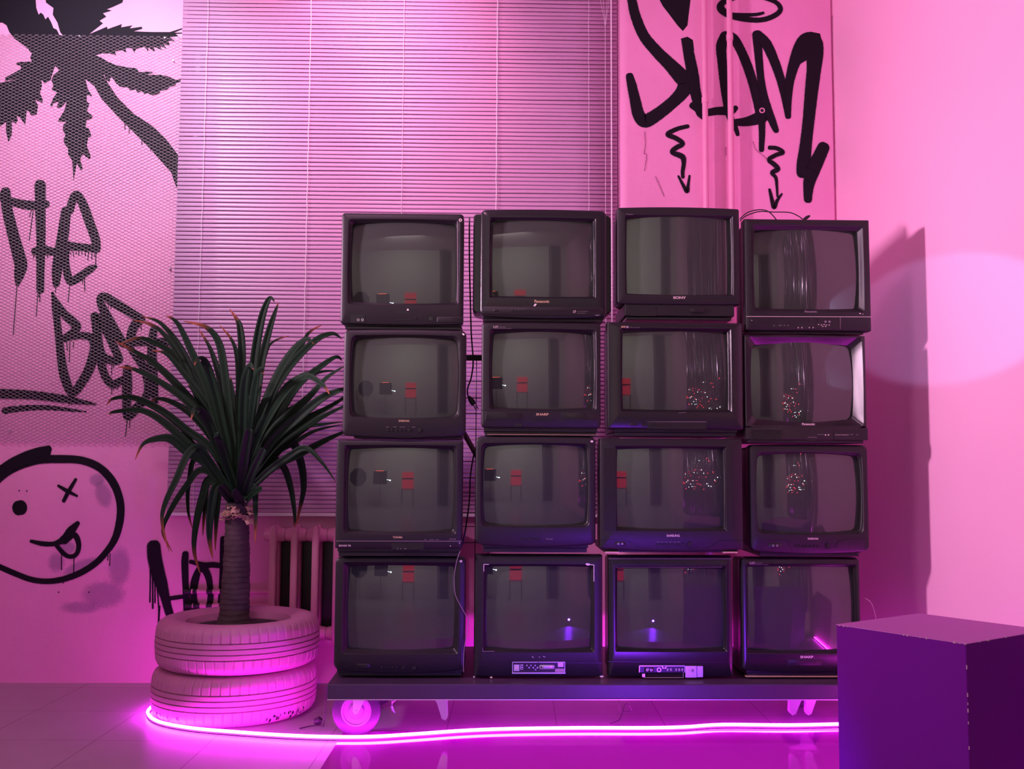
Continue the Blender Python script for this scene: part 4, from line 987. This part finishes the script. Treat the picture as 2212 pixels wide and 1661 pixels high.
v.par = v.rplate(1328,1170,1351,1179,0.006,'tvdark',0.002,'jack_recess'); v.jack(1335.6,1174.3,2.2); v.jack(1344,1174.3,2.2); v.par = None
for i in range(8): v.btn(1420+i*8,1176,3.2,'tvdark',0.003)
v.btn(1489.7,1176,6.4,'tvdark',0.006,'knob'); v.line([(1298,1165),(1350,1166),(1365,1172),(1378,1183),(1395,1186),(1520,1186),(1535,1181),(1555,1168),(1604,1167)],1.2,'tvdark')
for i in range(6): v.line([(1418+i*9,1170.8),(1424+i*9,1170.8)],0.6)
for (l_, r_) in ((1308,1338),(1562,1594)):
    q = MB(); xa, za = v.P(l_, 1192); xb, zb2 = v.P(r_, 1195); q.box(xa, xb, v.Y+0.006, v.Y+0.03, zb2, za); q.build('brass_foot', M['gold'], v.o, smooth=False)
v = TV('glossy black television with silver box and round socket exposed, bottom of the third stack', 3.92, 1314,1201,1583,1462, 1335,1229,1564,1402, orad=0.004, grad=0.004, gbow=0.002, rec=5, recd=0.014, m='tv2', curv=1.4)
v.line([(1314,1207),(1581,1207)],0.8,'printdim',name='worn_edge'); v.line([(1330,1225),(1560,1225)],0.5); v.line([(1314,1429),(1583,1431)],0.8,'tvdark')
conn(v,1381,1438,1479,1452)
v.rplate(1391,1441,1412,1451,0.001,'tv2',0.002,'jack_plate'); v.jack(1398,1446.8,2.6); v.jack(1406.5,1446.8,2.6); v.jack(1423.5,1446.5,5.0,'silver'); v.plate(1430,1438,1439,1443.5,'silver',0.005,'notch'); v.plate(1432,1438,1437,1441.5,'tvdark',0.006,'notch_hole')
for x in (1442,1449,1460.5,1467,1473.5): v.rplate(x-1.7,1443.5,x+1.7,1449.5,0.002,'silver',0.004,'button')
v.plate(1480,1438,1504,1463,'silver',0.006,'metal_box'); v.plate(1505,1438.5,1518,1462,'silver',0.005,'metal_box'); v.plate(1493,1444,1498,1451,'printdim',0.007,'box_label'); v.btn(1488.5,1447.5,0.9,'tvdark',0.007,'screw_hole')
v.line([(1391,1463),(1476,1463)],1.0,'silver',0.006,'bay_ledge'); v.plate(1387,1455,1393,1462,'silver',0.004,'metal_tab'); v.line([(1476,1452),(1476,1463)],1.2,'printdim')

# ---- fourth stack
v = TV('square-cornered black television with open control tray, top of the rightmost stack', 3.86, 1610,473,1881,714, 1633,496,1857,664, orad=0.003, grad=0.008, gbow=0.005, rec=8, recd=0.016, m='tv', curv=1.25, base=(1617,1868,713,721))
v.txt('Panasonic', 1751.6, 673, 27, 4.6, 'printdim', bold=0.02); v.line([(1612,683.5),(1882,684.5)],1.1,'print',name='trim_line')
v.par = v.plate(1664,686,1815,711,'tvdark',0.001,'control_tray'); v.plate(1746,686,1763,694,'tv',0.003,'tray_tab'); v.jack(1783,695,2.2); v.jack(1791.5,695,2.2)
for x, y in ((1768,701),(1774,702),(1780,701),(1785,702),(1791,702),(1777,705),(1783,705)): v.plate(x-1.2,y-0.8,x+1.4,y+0.8,'print',0.0016,'symbol')
for x in (1724,1732,1748,1756): v.plate(x-0.8,706.5,x+1,709,'print',0.0016,'symbol')
for x in (1672,1683,1687,1694,1702): v.btn(x,703,1.3,'printdim',0.002)
v.line([(1795,703),(1798,700),(1802,702),(1806,708)],0.8,'printdim',name='loose_wire'); v.par = None; v.line([(1815,686),(1815,711)],1.5); v.chip(1858,677,1.8,1.5,30); v.chip(1864,678.5,1.4,0.9,31); v.chip(1624,692,1.2,1.1,32)
v = TV('black television with ribbed speaker at lower left, second from top in the rightmost stack', 3.86, 1609,724,1872,924, 1630,744,1846,905, orad=0.003, grad=0.018, gbow=0.008, rec=17, recd=0.030, m='tv2', curv=1.1)
xa, za = v.P(1610.5, 925); xb, zb2 = v.P(1874.5, 951); yb0 = v.Y-0.004
q = MB(); q.box(xa, xb, yb0, v.Y+0.33, zb2, za+0.004); q.build('control_base', M['tv2'], v.o, smooth=False, bevel=0.003)
q = MB(); xc, z_ = v.P(1617, 951); xd, zd = v.P(1866, 957.5); q.box(xc, xd, v.Y+0.004, v.Y+0.31, zd, zb2+0.001); q.build('foot', M['tv'], v.o, smooth=False, bevel=0.002)
q = MB()
for i in range(24):
    x_, z_ = v.P(1621+i*2.85, 950); x2_, z2_ = v.P(1622.3+i*2.85, 928.5); q.box(x_, x2_, yb0-0.002, yb0+0.002, z_, z2_)
q.build('speaker_grille', M['tvdark'], v.o, smooth=False)
v.plate(1730,912,1762,920,'tvdark',0.001,'badge'); v.txt('Panasonic', 1746, 916, 28, 4.6, 'print', bold=0.03, d=0.001)
v.plate(1800,928,1873,950,'tv',0.007,'side_panel'); v.txt('COLOR TELEVISION', 1817, 939.5, 30, 1.6, 'print', d=0.008); v.txt('AUTO', 1838, 938.5, 6, 2, 'printdim', d=0.008); v.txt('TV', 1850, 939.5, 5, 2.4, 'printdim', d=0.008)
v.plate(1740,949,1763,951.5,'tvdark',0.0045,'button'); v.txt('CHANNEL VOLUME', 1772, 938.5, 15, 1.6, 'printdim', d=0.0046); v.btn(1782.5,939.5,1.8,'print',0.0046); v.btn(1789,939.5,1.8,'print',0.0046); v.txt('REMOTE SENSOR', 1754, 944.7, 20, 1.5, 'printdim', d=0.0046)
v = TV('black television with two small jacks, third from top in the rightmost stack', 3.88, 1620,961,1877,1190, 1640,983,1859,1148, orad=0.022, bb=6, bt=1, grad=0.018, gbow=0.010, rec=4, recd=0.012, m='tv', base=(1640,1858,1186,1202))
v.txt('SAMSUNG', 1756, 1163.5, 23, 4.2, 'print', bold=0.02); v.par = v.rplate(1660,1173,1690,1184,0.007,'tvdark',0.002,'jack_recess'); v.jack(1670,1178.5,2.3); v.jack(1678.5,1178.5,2.3); v.par = None
for i in range(7): v.btn(1719+i*8,1180,3.6,'tvdark',0.003)
v.btn(1788,1180,6,'tvdark',0.006,'knob'); v.line([(1650,1166),(1690,1167),(1702,1170),(1706,1180),(1712,1188)],0.9,'tvdark'); v.line([(1876,1162),(1820,1166),(1808,1172),(1804,1184)],0.9,'tvdark')
v = TV('black television with pale label and gold edged foot, bottom of the rightmost stack', 3.92, 1602,1205,1860,1448, 1619,1225,1848,1406, orad=0.014, bb=6, bt=0, grad=0.003, gbow=0.002, rec=5, recd=0.012, m='tv2', curv=1.3, base=(1612,1852,1442,1461))
v.txt('C-ATV', 1625, 1216, 12, 4.4, 'print', bold=0.01); v.txt('VIDEO SYSTEM', 1639.5, 1216.5, 14, 2, 'printdim'); v.txt('EXTRA RECEIVING CIRCUIT', 1640, 1219.5, 40, 1.4, 'printdim')
v.txt('SHARP', 1742.7, 1419, 28, 5.2, 'print', bold=0.03); v.rplate(1702,1424,1776,1438,0.002,'tv',0.0012,'flap'); v.plate(1721,1427,1762,1432,'tvdark',0.002,'slot'); v.chip(1728,1436.5,4,1,33,'printdim')
q = MB(); xa, za = v.P(1612, 1461); xb, zb2 = v.P(1852, 1463); q.box(xa, xb, v.Y+0.004, v.Y+0.03, zb2-0.0005, za); q.build('brass_strip', M['gold'], v.o, smooth=False)

# ------------------------------------------------------------------ cables, plug, wire grid between the stacks
def cable(label, pts, r=0.0028, m='rubber', name='cable', cat='cable'):
    o = MB(); o.tube(smooth_path([tuple(p) for p in pts], 8), r, 8); return tag(o.build(name, M[m]), label, cat)
Yc = 3.98
o = thing('power_cable', 'black power cable with plug dangling in the gap between the first and second stacks', 'cable', tuple(PY(1016, 870, Yc)))
q = MB(); q.tube(smooth_path([tuple(PY(x, y, Yc)) for x, y in ((1014,470),(1014,560),(1016,650),(1018,720),(1022,780),(1018,815),(1010,840),(1011,856))], 8), 0.0030, 8); q.build('cord', M['rubber'], o)
q = MB(); a, b = PY(1012, 856, Yc), PY(1024, 874, Yc); q.tube([a, a.lerp(b, .3), a.lerp(b, .7), b], [0.005, 0.010, 0.012, 0.009], 10); plug_body = q.build('plug', M['rubber'], o)
for d in (-0.005, 0.006):
    q = MB(); q.tube([(b.x+d, Yc, b.z), (b.x+d+0.012, Yc, b.z-0.018)], 0.0022, 6); q.build('plug_pin', M['rubber'], plug_body)
cable('black cable hanging in the gap beside the third television of the leftmost stack', [PY(x, y, 3.99) for x, y in ((1030,960),(1022,990),(1016,1030),(1014,1080),(1006,1140),(998,1180))], 0.0030)
cable('thin dark wire draped over the right edge of the bottom television of the leftmost stack', [PY(x, y, 3.895) for x, y in ((994,1190),(986,1215),(981,1250),(984,1285),(996,1310),(1008,1332),(1012,1340),(1008,1370),(1003,1400),(1001,1440),(1002,1452))], 0.0013, 'printdim')
cable('longer black cable arching over the top of the rightmost stack', [PY(1598, 478, 3.96), PY(1612, 466, 3.96), PY(1640, 457, 3.97), PY(1670, 458, 3.97), PY(1705, 459, 3.97), PY(1725, 467, 3.97), PY(1735, 475, 3.97)], 0.0022)
cable('shorter black cable arching behind the top of the rightmost stack', [PY(1598, 473, 3.99), PY(1615, 459, 3.99), PY(1640, 453, 3.99), PY(1660, 457, 3.99), PY(1677, 474, 4.0)], 0.0022)
q = MB(); a = PY(1743, 468, 3.99); q.tube([(a.x-0.012, 3.99, a.z-0.012), (a.x, 3.99, a.z-0.003), (a.x+0.012, 3.99, a.z+0.004)], [0.006, 0.007, 0.004], 8)
tag(q.build('cable_plug', M['rubber']), 'small black plug lying on top of the rightmost stack', 'plug')
cable('pale thin wire curling beside the bottom right television near the right wall', [PY(x, y, 3.95) for x, y in ((1868,1292),(1880,1300),(1888,1318),(1893,1345),(1893,1370))], 0.0009, 'print')
cable('thin dark wire hanging tangled beneath the rolling platform', [PY(x, y, 4.2) for x, y in ((1337,1512),(1338,1528),(1345,1537),(1364,1535),(1352,1520),(1345,1512),(1350,1512))][:5]+[PZ(1342,1545,0.02), PZ(1336,1556,0.01), PZ(1318,1563,0.004)], 0.0016, 'rubber')
cable('dark cord hanging from the left end of the rolling platform to the floor', [PY(x, y, 4.1) for x, y in ((706,1482),(704,1500),(703,1530),(701,1555))]+[PZ(698, 1570, 0.006)], 0.0020)
o = thing('floor_plug', 'small black plug lying on the floor between the tyres and the castor', 'plug', tuple(PZ(689, 1568, 0.0)))
q = MB(); a = PZ(689, 1568, 0.0); q.tube([(a.x-0.02, a.y, 0.018), (a.x, a.y, 0.022), (a.x+0.012, a.y, 0.018)], [0.010, 0.017, 0.010], 12); q.build('plug_body', M['rubber'], o)
q = MB(); q.tube(smooth_path([(a.x, a.y, 0.006), (a.x-0.04, a.y-0.02, 0.003), (a.x-0.07, a.y-0.05, 0.003)], 6), 0.0022, 6); q.build('cord', M['rubber'], o)

# wire grid stand behind the first gap
YG = 4.45
gx0, gx1 = PY(985, 900, YG).x, PY(1050, 900, YG).x; gzt = zrow(1015, 773, YG)
go = thing('wire_grid', 'black wire grid rack standing behind the gap between the first and second stacks', 'wire rack', ((gx0+gx1)/2, YG, pzt))
for px in (990, 1028, 1056):
    q = MB(); x = PY(px, 950, YG).x; q.tube([(x, YG, pzt), (x, YG, gzt)], 0.0022, 6); q.build('upright_wire', M['rubber'], go)
for py in (824, 860, 893, 927, 997, 1032, 1065, 1107, 1137, 1172):
    q = MB(); z = zrow(1015, py, YG); q.tube([(gx0-0.03, YG-0.003, z), (gx1+0.06, YG-0.003, z)], 0.0020, 6); q.build('cross_wire', M['rubber'], go)
q = MB(); q.box(gx0-0.05, gx1+0.06, YG-0.012, YG+0.012, gzt-0.012, gzt+0.012); q.build('top_bar', M['rubber'], go, smooth=False)
q = MB(); a, b = PY(1002, 935, 4.3), PY(1030, 985, 4.3); q.tube([a, b, PY(1060, 1040, 4.3)], 0.011, 4)
q.build('diagonal_bar', M['rubber'], go, smooth=False)

# ------------------------------------------------------------------ what stands behind the photographer (seen mirrored in the tubes)
o = thing('red_poster', 'red poster standing by the rear wall, mirrored in the screens', 'poster', (-0.55, YB+0.05, 0.9))
q = MB(); q.box(-0.85, -0.30, YB+0.02, YB+0.05, 0.85, 1.65); q.build('poster_sheet', M['red'], o, smooth=False)
q = MB(); q.box(-0.85, -0.30, YB+0.05, YB+0.052, 1.30, 1.37); q.build('poster_band', M['softbox'], o, smooth=False)
q = MB(); q.box(-0.86, -0.84, YB+0.02, YB+0.05, 0, 0.86); q.box(-0.31, -0.29, YB+0.02, YB+0.05, 0, 0.86); q.build('poster_leg', M['softbox'], o, smooth=False)
o = thing('panel_light', 'black panel light on a stand near the rear wall, mirrored in the screens', 'studio light', (-1.75, YB+0.9, 0))
q = MB(); q.box(-2.05, -1.45, YB+0.85, YB+0.95, 1.05, 1.62); q.build('lamp_panel', M['softbox'], o, bevel=0.01)
M['redglow'] = mat('lit_red_strip', (0.9, 0.2, 0.1), 0.4, emit=(1.0, 0.10, 0.05), estr=14)
q = MB(); q.box(-1.95, -1.60, YB+0.86, YB+0.94, 1.62, 1.635); q.build('red_glow_strip', M['redglow'], o, smooth=False)
M['whiteglow'] = mat('lit_white_spot', (0.9, 0.9, 1.0), 0.4, emit=(0.7, 0.85, 1.0), estr=30)
q = MB(); q.disc_y(-1.30, 1.22, 0.028, YB+0.95, YB+0.90, 16); q.tube([(-1.30, YB+0.9, 1.22), (-1.45, YB+0.9, 1.25)], 0.008, 6); q.build('spot_lamp', M['whiteglow'], o)
q = MB(); q.tube([(-1.75, YB+0.9, 0), (-1.75, YB+0.9, 1.06)], 0.012, 8); q.build('stand_pole', M['softbox'], o)
q = MB(); 
for a in (0.3, 2.4, 4.5): q.tube([(-1.75, YB+0.9, 0.25), (-1.75+cos(a)*0.35, YB+0.9+sin(a)*0.35, 0.01)], 0.008, 6)
q.build('stand_leg', M['softbox'], o)
o = thing('octagonal_softbox', 'black octagonal softbox on a stand, mirrored at the left of the screens', 'softbox', (-2.75, YB+1.0, 0))
q = MB(); q.loft([[(-2.75+cos(pi/8+k*pi/4)*r_, YB+1.0+y_, 1.35+sin(pi/8+k*pi/4)*r_) for k in range(8)] for r_, y_ in ((0.05, -0.2), (0.42, 0.0), (0.42, 0.02))], cap0=True, cap1=True); q.build('softbox_hood', M['softbox'], o, smooth=False)
q = MB(); q.tube([(-2.75, YB+0.85, 0), (-2.75, YB+0.85, 1.3)], 0.012, 8); q.build('stand_pole', M['softbox'], o)
q = MB(); rr = random.Random(4)
for i in range(650):
    x = XW-0.09+rr.uniform(-0.05, 0.05); y = rr.uniform(0.7, 2.72); w_ = 0.0045; seg = 9; a = rr.uniform(0, 3.1)
    rings = []
    for j in range(seg+1):
        z = 0.3+2.9*j/seg; a += rr.uniform(-0.7, 0.7); rings.append([(x-cos(a)*w_, y-sin(a)*w_, z), (x+cos(a)*w_, y+sin(a)*w_, z)])
    q.loft(rings, close=False)
tc_ = q.build('tinsel_curtain', M['tinsel'], smooth=False); tag(tc_, 'silver tinsel fringe curtain hanging on the right wall, mirrored in the right-hand screens', 'curtain'); tc_['kind'] = 'stuff'

M['bulb_w'] = mat('lit_white_bulb', (0.9, 0.9, 0.9), 0.4, emit=(0.9, 1.0, 1.0), estr=60)
M['bulb_r'] = mat('lit_red_bulb', (0.9, 0.1, 0.1), 0.4, emit=(1.0, 0.03, 0.06), estr=45)
fl = thing('string_light', 'string of tiny red and white bulbs on the tinsel curtain, mirrored in the right-hand screens', 'string lights', (XW-0.17, 1.8, 1.0))  # glowing beads added to put sparkle into the tinsel reflections
pts_ = []
for i in range(60):
    y = 2.66-0.031*i; z = 1.18+0.24*sin(i*1.9)+rr.uniform(-0.08, 0.08); pts_.append((XW-0.17+rr.uniform(-0.01, 0.01), y, z))
q = MB(); q.tube(pts_, 0.0015, 5); q.build('cord', M['cord'], fl)
for i, (x, y, z) in enumerate(pts_):
    if (i*7) % 10 < 8:
        q = MB(); n = 8; r_ = 0.0052
        q.loft([[(x+cos(2*pi*k/n)*sin(a)*r_, y+sin(2*pi*k/n)*sin(a)*r_, z-0.006+cos(a)*r_) for k in range(n)] for a in (0.1, 0.8, 1.57, 2.3, 3.0)], cap0=True, cap1=True)
        q.build('bulb', M['bulb_r' if i % 3 else 'bulb_w'], fl)
# pilaster and a white door leaf on the rear wall, mirrored as pale vertical bands
q = MB(); q.box(0.55, 0.85, YB, YB+0.12, 0, ZC); struct(q.build('trim_1', M['wall_grey'], smooth=False))
M['curtain_dark'] = mat('dark_brown_curtain', (0.13, 0.10, 0.10), 0.8)
q = MB(); r1 = []
for i in range(61):
    r1.append((0.95+0.42*i/60, YB+0.10+0.03*sin(i*1.1)))
q.loft([[(x, y, 0.02) for x, y in r1], [(x, y, ZC-0.02) for x, y in r1]], close=False)
tag(q.build('window_curtain', M['curtain_dark'], solid=0.004), 'dark brown curtain at the rear wall, mirrored in the screens', 'curtain')
